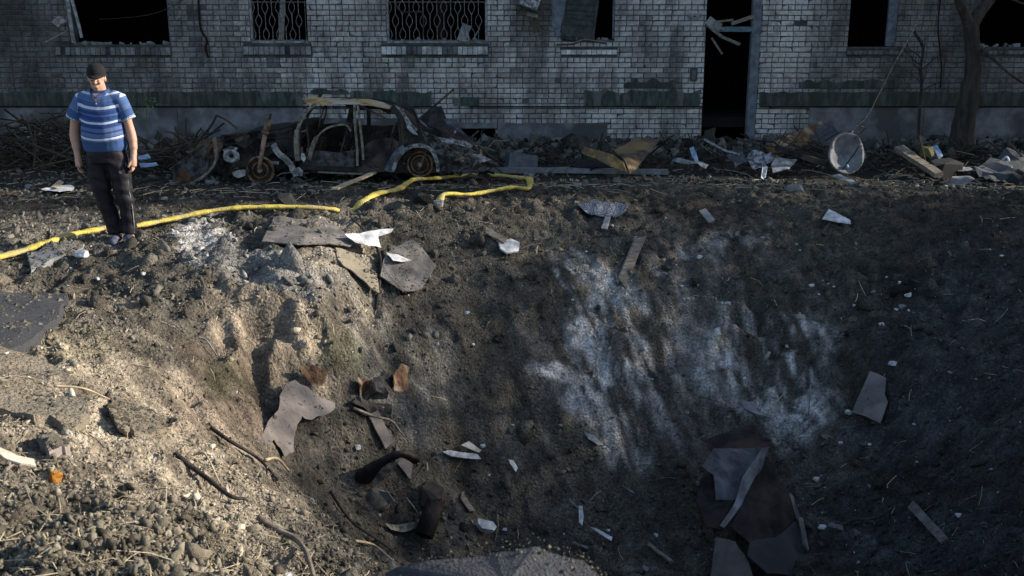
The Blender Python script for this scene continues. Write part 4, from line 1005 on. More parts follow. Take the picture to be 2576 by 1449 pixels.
sheet('splint', None, M_greywood, .02, 0, .004, 1, 58, world=[P(2008,1300,8.0),P(2020,1302,8.0),P(2036,1385,7.7),P(2024,1372,7.7)], label='narrow grey lath along the right edge of the bent panel', cat='lath')
dirt_on(sheet('brown_board', rough_outline([(2188,942),(2228,960),(2224,1000),(2232,1020),(2213,1075),(2142,1052)], 2, .04, 11), M_sheetbrown, .01, .06, .006, 2, 59, .2, label='flat brown board with broken corners on the right slope', cat='board'), 40, .007, 6)
sheet('grey_triangle', [(1862,1018),(1885,1028),(1918,1062),(1900,1058),(1870,1040)], M_conc, .012, .05, .008, 1, 60, label='thin grey triangular shard above the folded steel plate', cat='shard')
stick('reed', [(2033,1055,.0),(2037,1000,.05),(2038,950,.05)], .007, M_dirtywhite, label='thin pale reed lying upslope between the marl and the brown board', cat='reed')
plank('dark_lath', (2290,1290), (2375,1370), .07, .02, M_greywood, .05, .04, label='dark lath lying at the lower right', cat='lath')
stick('root', [(2110,1338,.03),(2150,1332,.04),(2200,1322,.05),(2250,1300,.05),(2275,1292,.03)], .012, M_twig, label='long thin root curving to the dark lath at the lower right', cat='root')
plank('lath', (2085,1335), (2118,1350), .05, .02, M_greywood, .03, .03, label='short lath stub beside a white pebble at the lower right', cat='lath')
plank('lath', (1630,1385), (1690,1425), .035, .02, M_wood, .03, .03, label='thin brown lath at the bottom edge left of the brown panel', cat='lath')
# left slope odds
sheet('curved_strip', [(-10,1140),(12,1150),(45,1166),(88,1170),(93,1192),(55,1188),(15,1175),(-10,1158)], mat('cream_strip', (.60,.52,.42), (.5,.43,.34), scale=5), .008, .05, .01, 2, 61, label='curved cream strip at the left edge beside an orange lump', cat='strip')
chunk('orange_lump', (140,1192), (.045,.03,.03), M_orange, 62, .01, label='crumbly orange lump at the left beside the curved cream strip', cat='lump')
stick('straw', [(140,1012,.06),(215,1024,.09),(278,1026,.06)], .008, M_palewood, label='pale straw bridging clods above the pinkish block', cat='straw')
stick('straw', [(488,1146,.02),(520,1185,.06),(552,1218,.03)], .008, M_palewood, label='white straw lying on the smooth tan slope', cat='straw')
stick('straw', [(668,1170,.03),(700,1182,.06),(733,1200,.03)], .013, M_palewood, label='yellow splinter below the jagged steel sheet', cat='splinter')
stick('straw', [(895,1370,.03),(940,1385,.05),(985,1420,.03)], .010, M_palewood, label='pale reed at the foot of the tan slope near the bottom edge', cat='splinter')
stick('root', [(440,1150,.02),(520,1205,.04),(580,1255,.04),(620,1272,.02)], .018, M_bark, label='dark root running down the middle of the tan slope', cat='root')
stick('root', [(530,1075,.02),(580,1120,.03),(650,1170,.03),(700,1220,.01)], .016, M_bark, label='dark root along the edge between tan slope and crater floor', cat='root')
stick('root', [(650,1320,.02),(700,1345,.04),(740,1370,.05),(770,1420,.05),(790,1470,.02)], .02, M_wood, label='pale bending root at the bottom edge of the tan slope', cat='root')
stick('root', [(830,1240,.02),(880,1310,.03),(940,1360,.03),(985,1395,.01)], .014, M_bark, label='dark root at the crater floor left of the pipe stub', cat='root')
stick('twig', [(500,850,.02),(520,862,.08),(545,875,.03)], .010, M_dirtywhite, label='forked pale twig on the slope below the clods', cat='twig')
for i, (x, y) in enumerate([(1000,430)]): pass
# individual pale fragments (px, py, size in cm, shape)
frag = [(205,660,7,'white foam lump on the rim below the feet, nearest the stone slab'),(178,668,3,None),(245,690,4,None),(360,684,4,None),(150,480,0,None),
 (1175,772,4.5,None),(1100,868,4,None),(1190,870,3.5,None),(1092,620,4,None),(1450,515,4,None),(1475,630,3,None),(1530,690,3,None),(1675,697,4.5,None),(1760,648,6,None),
 (1715,720,3.5,None),(1600,600,3,None),(1905,508,6,None),(1970,585,3.5,None),(2013,632,2.5,None),(2042,716,5,None),(2070,697,3,None),(2085,702,3,None),(2098,710,3,None),
 (2118,800,2.5,None),(2195,745,5,None),(2262,705,4,None),(2230,690,3,None),(2285,745,7,None),(2270,772,7,None),(2255,778,4,None),(2285,790,3,None),(2245,918,7,None),(2390,940,4,None),
 (2135,1038,6,None),(2115,1108,4,None),(2188,1112,4,None),(2185,1235,4,None),(2068,1335,6,None),(2412,1300,5,None),(2055,1195,6,None),(1410,1090,4,None),(1440,765,3,None),
 (1650,1355,4,None),(1830,780,5,None),(1800,770,3.5,None),(1815,778,3,None),(1745,755,4,None),(1225,1335,0,None),(1160,1160,0,None),(1290,1188,0,None),(1215,1125,5,None),
 (900,1145,6,None),(1340,1340,3,None),(1270,1335,4,None),(1530,1335,4,None),(1490,1125,0,None),(1625,1435,8,None),(955,1305,3,None),(720,1425,4,None),(560,1150,3,None),(1115,1290,3,None),(940,1060,3,None),(1290,1070,3,None),(2060,740,2.5,None),(1585,1000,2.5,None),(2300,1060,2.5,None),(2215,835,5,None),(2150,760,4,None)]
marks = [(300,600,"the man's feet"),(1280,637,'the bluish white chip of board'),(1590,667,'the long grey plank'),(1515,540,'the glittering glass sheet'),(2105,552,'the pale angular shard'),
 (1815,610,'the pale hollow below the rim'),(2185,1010,'the flat brown board'),(1850,1200,'the folded steel plate'),(1990,1300,'the bent dark panel'),(1160,1158,'the long white strip'),
 (1068,1350,'the black pipe stub'),(1225,1335,'the chunky white block'),(750,1080,'the jagged steel sheet'),(1040,690,'the sagging grey felt'),(1600,900,'the pale marl slide'),(2330,1330,'the dark lath'),
 (1510,1355,'the thin white sliver'),(1780,560,'the small grey board piece'),(2260,760,'the middle of the right slope')]
used = {}
for i, (x, y, s, lab) in enumerate(frag):
    if s == 0: continue
    s = s/100*.62
    if lab: chunk('white_lump', (x, y), (s*1.9, s, s*.8), M_white, i, label=lab, cat='lump'); continue
    mx_, my_, mn = min(marks, key=lambda q: math.hypot(q[0]-x, q[1]-y)); dx_, dy_ = x-mx_, y-my_
    side_ = ('right of' if dx_ > 0 else 'left of') if abs(dx_) > abs(dy_) else ('below' if dy_ > 0 else 'above')
    key = side_+' '+mn; used[key] = used.get(key, 0)+1; o_ = ('', 'second ', 'third ', 'fourth ', 'fifth ', 'sixth ', 'seventh ', 'eighth ')[used[key]-1]
    chunk('plaster_fragment', (x, y), (s, s*.75, s*.6), M_white if i % 4 else M_conc, 100+i, label=f"{o_}{'small' if s < .024 else 'larger'} {'white' if i % 4 else 'grey'} plaster fragment {key}", cat='fragment', group='pale plaster fragments scattered over the crater')
sheet('white_strip', [(1113,1150),(1130,1146),(1200,1158),(1211,1166),(1208,1172),(1135,1165)], M_white, .02, .06, .004, 1, 70, label='long white strip lying level in the middle of the crater floor', cat='strip')
sheet('cream_scrap', [(1160,1138),(1180,1133),(1212,1152),(1205,1158)], mat('cream', (.5,.48,.42)), .01, .09, .01, 1, 71, label='cream scrap resting on the long white strip', cat='scrap')
sheet('white_block', [(1203,1318),(1240,1325),(1250,1338),(1243,1350),(1212,1345),(1203,1332)], M_white, .05, .07, .003, 1, 72, label='chunky white block on the crater floor right of the pipe stub', cat='block')
sheet('white_chip', [(1279,1173),(1292,1178),(1303,1192),(1298,1203),(1284,1188)], M_white, .01, .06, .006, 1, 73, label='small bluish white chip right of the long white strip', cat='chip')
sheet('white_chip', [(1485,1342),(1500,1343),(1540,1365),(1538,1371),(1510,1358)], M_white, .01, .06, .006, 1, 74, label='thin white sliver low on the crater floor', cat='chip')
sheet('white_chip', [(1456,1290),(1465,1288),(1468,1318),(1464,1336),(1456,1325)], M_white, .01, .06, .006, 1, 75, label='narrow white chip standing above the thin white sliver', cat='chip')
stick('pale_stick', [(1432,1274,.03),(1450,1284,.04),(1462,1292,.03)], .008, M_dirtywhite, label='short white rod above the narrow white chip', cat='rod')
sheet('grey_chip', [(1468,1112),(1488,1112),(1520,1138),(1505,1138),(1480,1128)], M_dirtywhite, .01, .06, .008, 1, 76, label='grey chip on the slope above the crater floor', cat='chip')
stick('pale_stick', [(1566,1228,.03),(1595,1258,.04)], .008, M_dirtywhite, label='thin white rod in the middle of the right floor', cat='rod')
plank('lath', (1160,1245), (1188,1283), .055, .015, M_wood, .04, .04, label='short brown lath right of the round brown lump', cat='lath')
plank('lath', (1440,1358), (1478,1392), .03, .015, M_greywood, .03, .03, label='short grey lath left of the thin white sliver', cat='lath')
# ------------------------------------------------------------------ fire hose
pts = [(-120,688),(0,658),(60,643),(120,628),(180,610),(240,597),(262,590),(300,586),(350,576),(400,566),(460,557),(520,549),(600,543),(680,537),(760,532),(835,526)]
q = [G(x, y, .055) for x, y in pts]
q += [G(865,518,-.08), G(890,512,-.05)]
pts2 = [(915,508),(950,496),(1000,480),(1040,468),(1080,461),(1140,455),(1200,452),(1260,453),(1310,459),(1333,470),(1330,478),(1290,484),(1240,488),(1180,494),(1120,502),(1108,508)]
q += [G(x, y, .065) for x, y in pts2]; q += [G(1090,514,-.12)]
q = [Vector((p.x, p.y, (q[max(i-1,0)].z+2*p.z+q[min(i+1,len(q)-1)].z)/4+.012)) for i, p in enumerate(q)]
hp = curvepts([p+Vector((rnd.uniform(-.012,.012), rnd.uniform(-.02,.02), rnd.uniform(-.006,.006))) for p in q], 6)
m_ = MB(); m_.tube(hp, [.047*(1+.12*math.sin(i*.9)+.10*math.sin(i*2.3)) for i in range(len(hp))], 10, flat=.55)
m_.build('fire_hose', M_hose, smooth=True, label='dirty yellow fire hose snaking along the crater rim past the man and looping back', cat='hose')

# ------------------------------------------------------------------ person
def remeshed(name, mb, m, parent, voxel, smooth=6, **kw):
    o = mb.build('tmp', m, None, origin=(0,0,0)); md = o.modifiers.new('r', 'REMESH'); md.mode = 'VOXEL'; md.voxel_size = voxel
    md = o.modifiers.new('s', 'SMOOTH'); md.factor = .5; md.iterations = smooth
    me = bpy.data.meshes.new_from_object(o.evaluated_get(bpy.context.evaluated_depsgraph_get())); bpy.data.objects.remove(o)
    me.name = name; me.materials.clear(); me.materials.append(m); me.polygons.foreach_set('use_smooth', [True]*len(me.polygons))
    ob = bpy.data.objects.new(name, me); COL.objects.link(ob); ob.parent = parent; tag(ob, **kw); return ob
foot = P(300, 605, 9.7); fz = float(H(foot.x, foot.y))
man = empty('person', (foot.x, foot.y, fz), 'man in black cap, blue striped polo and dark trousers looking down from the crater rim', 'person')
man.scale = (.925, .95, 1.0)
skin = bpy.data.materials.new('skin'); skin.use_nodes = True; b = skin.node_tree.nodes['Principled BSDF']
b.inputs['Base Color'].default_value = (.44,.25,.175,1); b.inputs['Roughness'].default_value = .6; b.inputs['Subsurface Weight'].default_value = .05
B = MB()
hc = Vector((-.052, -.045, 1.598))
Rh = Matrix.Rotation(R(12), 4, 'Z')@Matrix.Rotation(R(10), 4, 'X')
def hp_(x, y, z): return hc+(Rh@Vector((x, y, z)))
def hb(x, y, z, r, n=10, m=7): B.ball(hp_(x, y, z), r, n, m, Rh)
hb(0, .012, .02, (.078,.095,.105), 16, 12); hb(0,-.012,-.045, (.066,.075,.075), 14, 10); hb(0,-.045,-.092, (.036,.034,.026)); hb(0,-.02,-.085,(.055,.05,.035))
hb(0,-.098,-.022, (.014,.022,.018)); hb(0,-.092,.002, (.010,.012,.026)); hb(.032,-.078,-.02, (.026,.02,.02)); hb(-.032,-.078,-.02, (.026,.02,.02))
hb(0,-.085,-.062, (.024,.012,.007)); hb(0,-.083,-.074, (.022,.012,.008)); hb(0,-.078,.028, (.055,.02,.012)); hb(.08,.01,-.01,(.011,.018,.03)); hb(-.08,.01,-.01,(.011,.018,.03))
B.tube([(-.05,.03,1.40),(-.052,.015,1.48),hp_(0,.02,-.04)], [.075,.064,.062], 14)
B.loft([(-.05,.0,.84,.15,.11),(-.05,0,1.0,.17,.13),(-.05,.0,1.2,.165,.12),(-.05,.01,1.38,.17,.10),(-.05,.02,1.46,.11,.07)])
armR = [(-.25,.02,1.40),(-.31,.0,1.28),(-.365,.01,1.09),(-.352,-.01,.96),(-.335,-.03,.845)]; armL = [(.13,.02,1.40),(.175,.01,1.28),(.222,.02,1.09),(.243,.0,.96),(.247,-.03,.845)]
for arm in (armR, armL): B.tube(curvepts(arm, 5), [.056]*4+[.052]*4+[.046]*3+[.047]*3+[.042]*3+[.034]*3+[.030]*2, 12)
def hand(w, sgn, curl):
    w = Vector(w); B.tube([w+Vector((0,0,.02)), w+Vector((sgn*-.004,-.006,-.03)), w+Vector((sgn*-.008,-.012,-.085))], [.029,.036,.034], 12, flat=1.15)
    for k in range(4):
        o = w+Vector((-sgn*.006, (k-1.5)*.019-.012, -.085)); l = (.034,.038,.036,.028)[k]; r = .0098-.0006*abs(k-1.5)
        d1 = Vector((-sgn*.25*curl, 0, -1)).normalized(); d2 = Vector((-sgn*.9*curl, -.05, -.7)).normalized(); d3 = Vector((-sgn*1.2*curl, -.1, -.15)).normalized()
        p1 = o+d1*l; p2 = p1+d2*l*.75; p3 = p2+d3*l*.55
        B.tube([o+Vector((0,0,.02)), p1, p2, p3], [r*1.15, r*1.1, r, r*.85], 8)
    t0 = w+Vector((-sgn*.012,-.035,-.03)); t1 = t0+Vector((-sgn*.018,-.022,-.03)); t2 = t1+Vector((-sgn*.012,-.006,-.03)); B.tube([t0,t1,t2], [.015,.0125,.010], 8)
hand((-.335,-.03,.845), -1, .75); hand((.247,-.03,.845), 1, 1.15)
# legs and feet (under the trousers)
legR = [(-.13,0,.86),(-.125,-.01,.66),(-.105,-.01,.45),(-.06,.01,.25),(-.03,.02,.07)]; legL = [(.04,0,.86),(.075,-.01,.66),(.10,-.01,.45),(.115,.01,.25),(.105,.02,.07)]
for lg in (legR, legL): B.tube(curvepts(lg, 4), [.085]*4+[.07]*4+[.055]*4+[.045]*5, 12)
for (x, y) in ((-.03,.02),(.105,.02)): B.tube([(x,y+.04,.045),(x+.015,y-.05,.045),(x+.03,y-.15,.03)], [.042,.042,.034], 10)
body = remeshed('body', B, skin, man, .0062, 3)
# trousers
M_pants = mat('dark_trousers', (.012,.010,.015), (.006,.0055,.008), scale=7, rough=.65, bump=.5, bscale=10, spec=.25)
T = MB(); T.loft([(-.045,0,.80,.195,.145),(-.045,0,.88,.20,.15),(-.045,.0,.945,.195,.145)])
T.tube(curvepts([(-.145,0,.86),(-.145,-.01,.66),(-.115,-.015,.45),(-.065,.01,.25),(-.035,.02,.09)], 5), [.115]*3+[.112]*3+[.105]*3+[.092]*3+[.084]*3+[.078]*3+[.080]*3, 16)
T.tube(curvepts([(.05,0,.86),(.085,-.01,.66),(.108,-.015,.45),(.118,.01,.25),(.105,.02,.09)], 5), [.118]*3+[.112]*3+[.100]*3+[.088]*3+[.080]*3+[.076]*3+[.078]*3, 16)
tr = remeshed('trousers', T, M_pants, man, .012, 3)
me = tr.data
for v in me.vertices:
    p = v.co; a = .35 if p.z > .5 else 1.0
    f_ = mnoise.noise(Vector((p.x*7, p.y*7, p.z*11)))*.011*a+mnoise.noise(Vector((p.x*4+p.z*9, p.y*5, p.z*16+p.x*8)))*.009
    v.co = p+v.normal*f_
def on_man(z): return z
s_ = MB(); s_.bar([(.168,-.05,.80),(.175,-.055,.66),(.182,-.06,.50),(.190,-.04,.35),(.183,-.02,.2),(.172,-.01,.10)], .006, .012, up=(0,1,0)); s_.v = [(v[0]+man.location.x, v[1]+man.location.y, v[2]+man.location.z) for v in s_.v]
st_ = s_.build('side_stripe', M_dirtywhite, man)
s_ = MB(); s_.add([(man.location.x+x, man.location.y-.135+abs(x-.13)*.3, man.location.z+z) for x, z in ((.118,.725),(.135,.735),(.148,.722),(.152,.705),(.128,.700),(.12,.71))], [(5,4,3,2,1,0)])
s_.build('pocket_mark', M_dirtywhite, man)
# shirt, striped by height
shirt = bpy.data.materials.new('striped_polo'); shirt.use_nodes = True; N = shirt.node_tree.nodes; L = shirt.node_tree.links; b = N['Principled BSDF']; b.inputs['Roughness'].default_value = .9; b.inputs['Specular IOR Level'].default_value = .15
at = N.new('ShaderNodeAttribute'); at.attribute_name = 'stripe'; sep = N.new('ShaderNodeSeparateXYZ'); L.new(at.outputs['Vector'], sep.inputs[0])
cr = N.new('ShaderNodeValToRGB'); cr.color_ramp.interpolation = 'CONSTANT'; L.new(sep.outputs[0], cr.inputs[0])
blue = (.042,.085,.20,1); navy = (.024,.05,.15,1); grey = (.085,.125,.25,1); white = (.45,.50,.60,1); mid = (.06,.115,.25,1)
stops = [(0.0,blue),(.095,grey),(.11,white),(.130,navy),(.14,grey),(.175,navy),(.19,grey),(.225,navy),(.262,white),(.285,blue),(.30,navy),(.335,mid),(.35,navy),(.38,blue),(.402,white),(.428,navy),(.437,blue),(.47,grey),(.485,mid),(.515,grey),(.528,white),(.55,grey),(.565,blue)]
while len(cr.color_ramp.elements) > 1: cr.color_ramp.elements.remove(cr.color_ramp.elements[-1])
cr.color_ramp.elements[0].position = 0; cr.color_ramp.elements[0].color = stops[0][1]
for p_, c_ in stops[1:]: e = cr.color_ramp.elements.new(p_); e.color = c_
L.new(cr.outputs[0], b.inputs['Base Color'])
S = MB()
S.loft([(-.050,0,.905,.205,.150),(-.050,-.005,.95,.215,.165),(-.050,-.015,1.03,.218,.178),(-.05,-.012,1.13,.210,.172),(-.05,-.005,1.24,.207,.155),(-.053,.005,1.34,.212,.135),(-.055,.015,1.41,.200,.115),(-.055,.02,1.455,.150,.09),(-.054,.02,1.485,.085,.07)])
S.tube([(-.17,.015,1.405),(-.25,.01,1.385),(-.31,.0,1.29),(-.345,.0,1.215)], [.085,.090,.085,.088], 16); S.tube([(.06,.015,1.405),(.14,.01,1.385),(.185,.01,1.29),(.215,.01,1.205)], [.085,.088,.080,.082], 16)
sh = remeshed('polo_shirt', S, shirt, man, .011, 4)
me = sh.data; a = me.attributes.new('stripe', 'FLOAT_VECTOR', 'POINT'); buf = []
for v in me.vertices:
    p = v.co; arm = abs(p.x+.053) > .215+max(0, 0) and p.z > 1.16
    f_ = mnoise.noise(Vector((p.x*6, p.y*6, p.z*13)))*.008+mnoise.noise(Vector((p.x*14+p.z*6, p.y*9, p.z*20)))*.004
    if arm:
        e = Vector((-.345,0,1.215)) if p.x < 0 else Vector((.215,.01,1.205)); s0 = Vector((-.22,0,1.42)) if p.x < 0 else Vector((.115,0,1.42))
        t = (p-s0).dot((e-s0).normalized())/(e-s0).length; val = .545-.13*t if t < .95 else .27
        if t > .93: val = .27
        if .9 > t > .6: val = .30
    else: val = (p.z-.905)/1.0+.012*math.sin((p.x+.05)*7)*.5-.03*((p.x+.05)/.2)**2+f_*.6
    buf += [max(0, val), 0, 0]; v.co = p+v.normal*f_
a.data.foreach_set('vector', buf)
M_navy = mat('navy_collar', (.035,.07,.2), (.025,.05,.15), scale=10, rough=.9)
ml = man.location
def mv(pts): return [Vector(p)+ml for p in pts]
c_ = MB(); c_.bar(mv([(-.145,.02,1.475),(-.125,-.065,1.455),(-.06,-.115,1.405)]), .006, .055, up=(0,-.3,1)); c_.bar(mv([(.038,.02,1.475),(.03,-.06,1.455),(-.035,-.115,1.405)]), .006, .055, up=(0,-.3,1)); c_.bar(mv([(-.145,.02,1.478),(-.10,.085,1.49),(-.01,.085,1.49),(.04,.02,1.478)]), .006, .05, up=(0,0,1))
c_.build('collar', M_navy, man)
c_ = MB(); c_.add(mv([(-.085,-.112,1.425),(-.015,-.112,1.425),(-.046,-.128,1.375)]), [(0,2,1)]); c_.add(mv([(-.10,-.09,1.45),(0,-.09,1.45),(-.015,-.113,1.425),(-.085,-.113,1.425)]), [(0,3,2,1)]); c_.build('open_neck', skin, man)
c_ = MB(); c_.ball(ml+Vector((-.046,-.134,1.365)), .007, 8, 5); c_.build('button', M_white, man)
# cap
Cp = MB(); Mh = Matrix.Translation(hc)@Rh
def cpv(p): return Mh@Vector(p)
n = 20; rings = [(.030,.092,.108),(.06,.094,.11),(.10,.084,.098),(.128,.055,.065),(.138,.02,.025)]
vs = [cpv((rx*math.cos(2*math.pi*k/n), .012+ry*math.sin(2*math.pi*k/n), z)) for z, rx, ry in rings for k in range(n)]+[cpv((0,.012,.140))]
fs = [(i*n+k, i*n+(k+1) % n, (i+1)*n+(k+1) % n, (i+1)*n+k) for i in range(4) for k in range(n)]+[(4*n+k, 4*n+(k+1) % n, 5*n) for k in range(n)]
Cp.add([v+ml for v in vs], fs)
M_cap = mat('black_cap', (.010,.0095,.010), (.006,.006,.006), scale=10, rough=.9, bump=.2)
cap = Cp.build('cap', M_cap, man, smooth=True)
br = MB(); k = 11; vs = []; 
for j, (dy, dz) in enumerate(((0,0),(.040,-.004),(.066,-.014))):
    for i in range(k):
        a_ = math.pi*(1.0+i/(k-1)); wv = .084*(1-.06*j); vs.append(cpv((wv*math.cos(a_), .012+(.106)*math.sin(a_)-dy*abs(math.sin(a_))**.6, .036+dz+.012*abs(math.sin(a_)))))
vs2 = [v-Vector((0,0,.006)) for v in vs]; fs = []
for j in range(2):
    for i in range(k-1): fs.append((j*k+i, j*k+i+1, (j+1)*k+i+1, (j+1)*k+i)); fs.append((3*k+j*k+i+1, 3*k+j*k+i, 3*k+(j+1)*k+i, 3*k+(j+1)*k+i+1))
for i in range(k-1): fs.append((2*k+i, 2*k+i+1, 5*k+i+1, 5*k+i))
br.add([v+ml for v in vs+vs2], fs); br.build('cap_peak', M_cap, man, smooth=True)
hr = MB()
for sg in (-1, 1): hr.ball(ml+cpv((sg*.074,.03,.015)), (.012,.045,.035), 8, 6, Rh)
hr.ball(ml+cpv((0,.085,.0)), (.06,.03,.05), 10, 6, Rh); hr.build('hair', mat('short_hair', (.05,.045,.042), rough=.9), man)
# facial features
ey = MB()
for sg in (-1, 1): ey.ball(ml+cpv((sg*.031,-.0955,-.004)), (.010,.004,.0035), 8, 5, Rh)
ey.build('eyes', M_dark, man)
eb = MB()
for sg in (-1, 1): eb.tube([ml+cpv((sg*.014,-.104,.016)), ml+cpv((sg*.034,-.102,.021)), ml+cpv((sg*.05,-.09,.015))], .0028, 6)
eb.build('eyebrows', M_dark, man)
# slippers
M_slip = mat('blue_grey_slipper', (.085,.095,.14), (.03,.03,.045), scale=14, rough=.8, bump=.4)
for i, (x, y, a_) in enumerate(((-.03,.0,.05),(.10,.0,.18))):
    s_ = MB(); s_.tube(mv([(x,y+.07,.04),(x+.0,y+.0,.05),(x+a_*.25,y-.08,.045),(x+a_*.5,y-.16,.028),(x+a_*.55,y-.19,.022)]), [.040,.053,.055,.045,.028], 14, flat=.8)
    s_.build('slipper', M_slip, man, smooth=True)

# ------------------------------------------------------------------ burnt car
YN, YF = 15.05, 16.55
car = empty('burnt_car', (P(900,450,15.2).x, 15.8, 0), 'burnt out car shell with scorched roof, missing doors and crumpled bonnet before the wall', 'car')
def cn(px, py, dy=0): return P(px, py, YN+dy)
def cf(px, py, dy=0):
    p = P(px, py, YN); return Vector((p.x, YF+dy, p.z))      # same height, far side
# roof: bent panel between both side rails
def skin_panel(name, rails, m, th=.02, amp=.02, seed=0, sub=5, parent=None, smooth=False, **kw):
    """rails: list of point rows (near .. far) -> lofted crumpled sheet"""
    rows = [curvepts(r_, 4) for r_ in rails]; n = min(len(r_) for r_ in rows); vs = []; rr = []
    for i in range(len(rows)-1):
        for s in range(sub):
            rr.append([rows[i][k].lerp(rows[i+1][k], s/sub) for k in range(n)])
    rr.append(rows[-1][:n]); q = []
    for r_ in rr:
        for p in r_:
            d = Vector((mnoise.noise(p*3+Vector((seed,0,0))), mnoise.noise(p*3+Vector((0,seed,5))), mnoise.noise(p*3.5+Vector((9,seed,0)))))*amp+Vector((0,0,1))*mnoise.noise(p*11+Vector((seed,2,0)))*amp*.5
            q.append(p+d)
    R_ = len(rr); base = q+[p-Vector((0,.25,1)).normalized()*th for p in q]; N_ = len(q); fs = []
    for j in range(R_-1):
        for k in range(n-1):
            a = j*n+k; fs.append((a, a+1, a+n+1, a+n)); fs.append((N_+a, N_+a+n, N_+a+n+1, N_+a+1))
    for k in range(n-1): fs.append((k, N_+k, N_+k+1, k+1)); a = (R_-1)*n+k; fs.append((a, a+1, N_+a+1, N_+a))
    for j in range(R_-1): a = j*n; fs.append((a, a+n, N_+a+n, N_+a)); a = j*n+n-1; fs.append((a, N_+a, N_+a+n, a+n))
    mb = MB(); mb.add(base, fs); return mb.build(name, m, parent if parent is not None else car, smooth=smooth, **kw)
ctop = [cn(762,247,.35), cn(810,246,.3), cn(893,248,.3), cn(950,254,.3), cn(994,268,.3)]
cbot = [cn(770,259,.0), cn(810,261,.0), cn(893,262,.0), cn(950,268,.0), cn(992,275,.05)]
far = [P(a_, b_, YF-.1) for a_, b_ in ((768,254),(815,253),(897,254),(952,261),(990,274))]; mid_ = [P(a_, b_, (YN+YF)/2) for a_, b_ in ((764,250),(812,249),(895,250),(952,257),(992,271))]
skin_panel('roof', [cbot, ctop, mid_, far], M_roof, .015, .022, 1)
roof_far = MB(); roof_far.bar([Vector((p.x, YF, p.z-.08)) for p in ctop], .04, .05); roof_far.build('far_roof_rail', M_char, car)
def pillar(pts, w, t, m=M_pillar, name='pillar', up=(0,1,0), far_=False):
    mb = MB(); p = curvepts([(cf if far_ else cn)(*q_) for q_ in pts], 4) if len(pts) > 2 else [(cf if far_ else cn)(*q_) for q_ in pts]
    mb.bar(p, w, t, up=up); return mb.build(name, m, car)
pillar([(793,262),(772,280),(757,305),(748,330)], .05, .06); pillar([(748,328),(746,352),(747,380),(750,404)], .07, .07); pillar([(757,312),(752,350),(755,400)], .035, .05, M_char)
pillar([(892,262),(893,300),(896,340),(899,380),(899,417)], .035, .05); pillar([(900,262),(904,300),(908,333),(911,360),(914,402)], .03, .05)
pillar([(797,345),(812,330),(831,319),(861,313),(875,318),(883,330)], .028, .02); pillar([(902,264),(935,280),(977,301)], .025, .02, M_char); pillar([(797,345),(789,360),(783,380),(777,402)], .06, .03)
pillar([(762,248),(745,275),(719,313)], .05, .05, M_char, far_=True); pillar([(745,262),(733,290),(722,320)], .03, .03, M_char, far_=True)
pillar([(890,262),(893,330),(893,410)], .06, .05, M_char, far_=True); pillar([(985,272),(1010,300),(1030,345)], .12, .05, M_char, far_=True); pillar([(840,262),(846,290),(838,330)], .10, .02, M_char, far_=True)
pillar([(985,268),(1003,288),(1018,318),(1030,345)], .09, .06, M_char, 'rear_pillar'); pillar([(994,268),(1012,285),(1030,312),(1048,330)], .06, .05, M_ashmetal, 'rear_pillar')
pillar([(764,420),(850,424),(935,428),(990,424)], .06, .09, M_char, 'sill'); pillar([(800,432),(880,436),(935,436)], .03, .04, M_pillar, 'sill_strip')
# far side lower body and floor, firewall, seats
def poly(name, world, m, th=.02, crumple=.03, cuts=3, seed=0, **kw): return sheet(name, None, m, th, 0, crumple, cuts, seed, world=world, parent=car, **kw)
poly('far_side_panel', [cf(745,335),cf(800,330),cf(860,335),cf(960,338),cf(1040,345),cf(1110,352),cf(1140,430),cf(960,430),cf(745,425)], M_char, .02, .03, 3, 1)
m_ = MB(); m_.box(cn(745,0).x, cn(1100,0).x, YN+.05, YF-.05, .14, .18); m_.build('floor_pan', M_char, car)
for i, x in enumerate((838, 955)):
    for y in (YN+.35, YN+1.05):
        s_ = MB(); px_ = cn(x, 380).x
        s_.bar([(px_-.28, y-.2, .36),(px_+.05,y-.2,.34),(px_+.15,y-.2,.62),(px_+.22,y-.2,.86)], .025,.025,up=(0,1,0)); s_.bar([(px_-.28, y+.2, .36),(px_+.05,y+.2,.34),(px_+.15,y+.2,.62),(px_+.22,y+.2,.86)], .025,.025,up=(0,1,0))
        for t_ in (.2,.45,.7): s_.tube([(px_+.05+.17*t_, y-.2, .34+.5*t_),(px_+.05+.17*t_, y+.2, .34+.5*t_)], .012, 5)
        for t_ in (-.28,-.12,.03): s_.tube([(px_+t_, y-.2, .355),(px_+t_, y+.2, .355)], .012, 5)
        s_.build('seat_frame', M_char, car)
poly('firewall', [Vector((cn(756,0).x,YN+.1,.2)),Vector((cn(752,0).x,YF-.1,.2)),Vector((cn(750,0).x,YF-.1,.85)),Vector((cn(752,0).x,YN+.1,.85))], M_char, .02, .03, 2, 3)
m_ = MB(); m_.tube(curvepts([Vector((cn(790,0).x+.0,YN+.25+.0,.95))+Vector((.18*math.cos(a)*.3, .18*math.sin(a), .18*math.cos(a))) for a in [k*math.pi/5 for k in range(11)]], 2), .013, 6); m_.build('steering_wheel', M_char, car)
poly('front_door_remains', [cn(758,386,.05),cn(800,378,.08),cn(850,384,.1),cn(890,378,.06),cn(892,420,.05),cn(830,424,.03),cn(760,420,.03)], mat('mottled_dark', (.085,.085,.09), (.018,.016,.015), scale=10, rough=.8, bump=.8, bscale=20, c3=(.10,.05,.025)), .02, .06, 3, 51, freq=6)
poly('rear_door_remains', [cn(908,372,.06),cn(940,352,.1),cn(985,345,.08),cn(1005,360,.05),cn(990,395,.04),cn(978,424,.04),cn(912,424,.04)], M_char, .02, .07, 3, 52, freq=6)
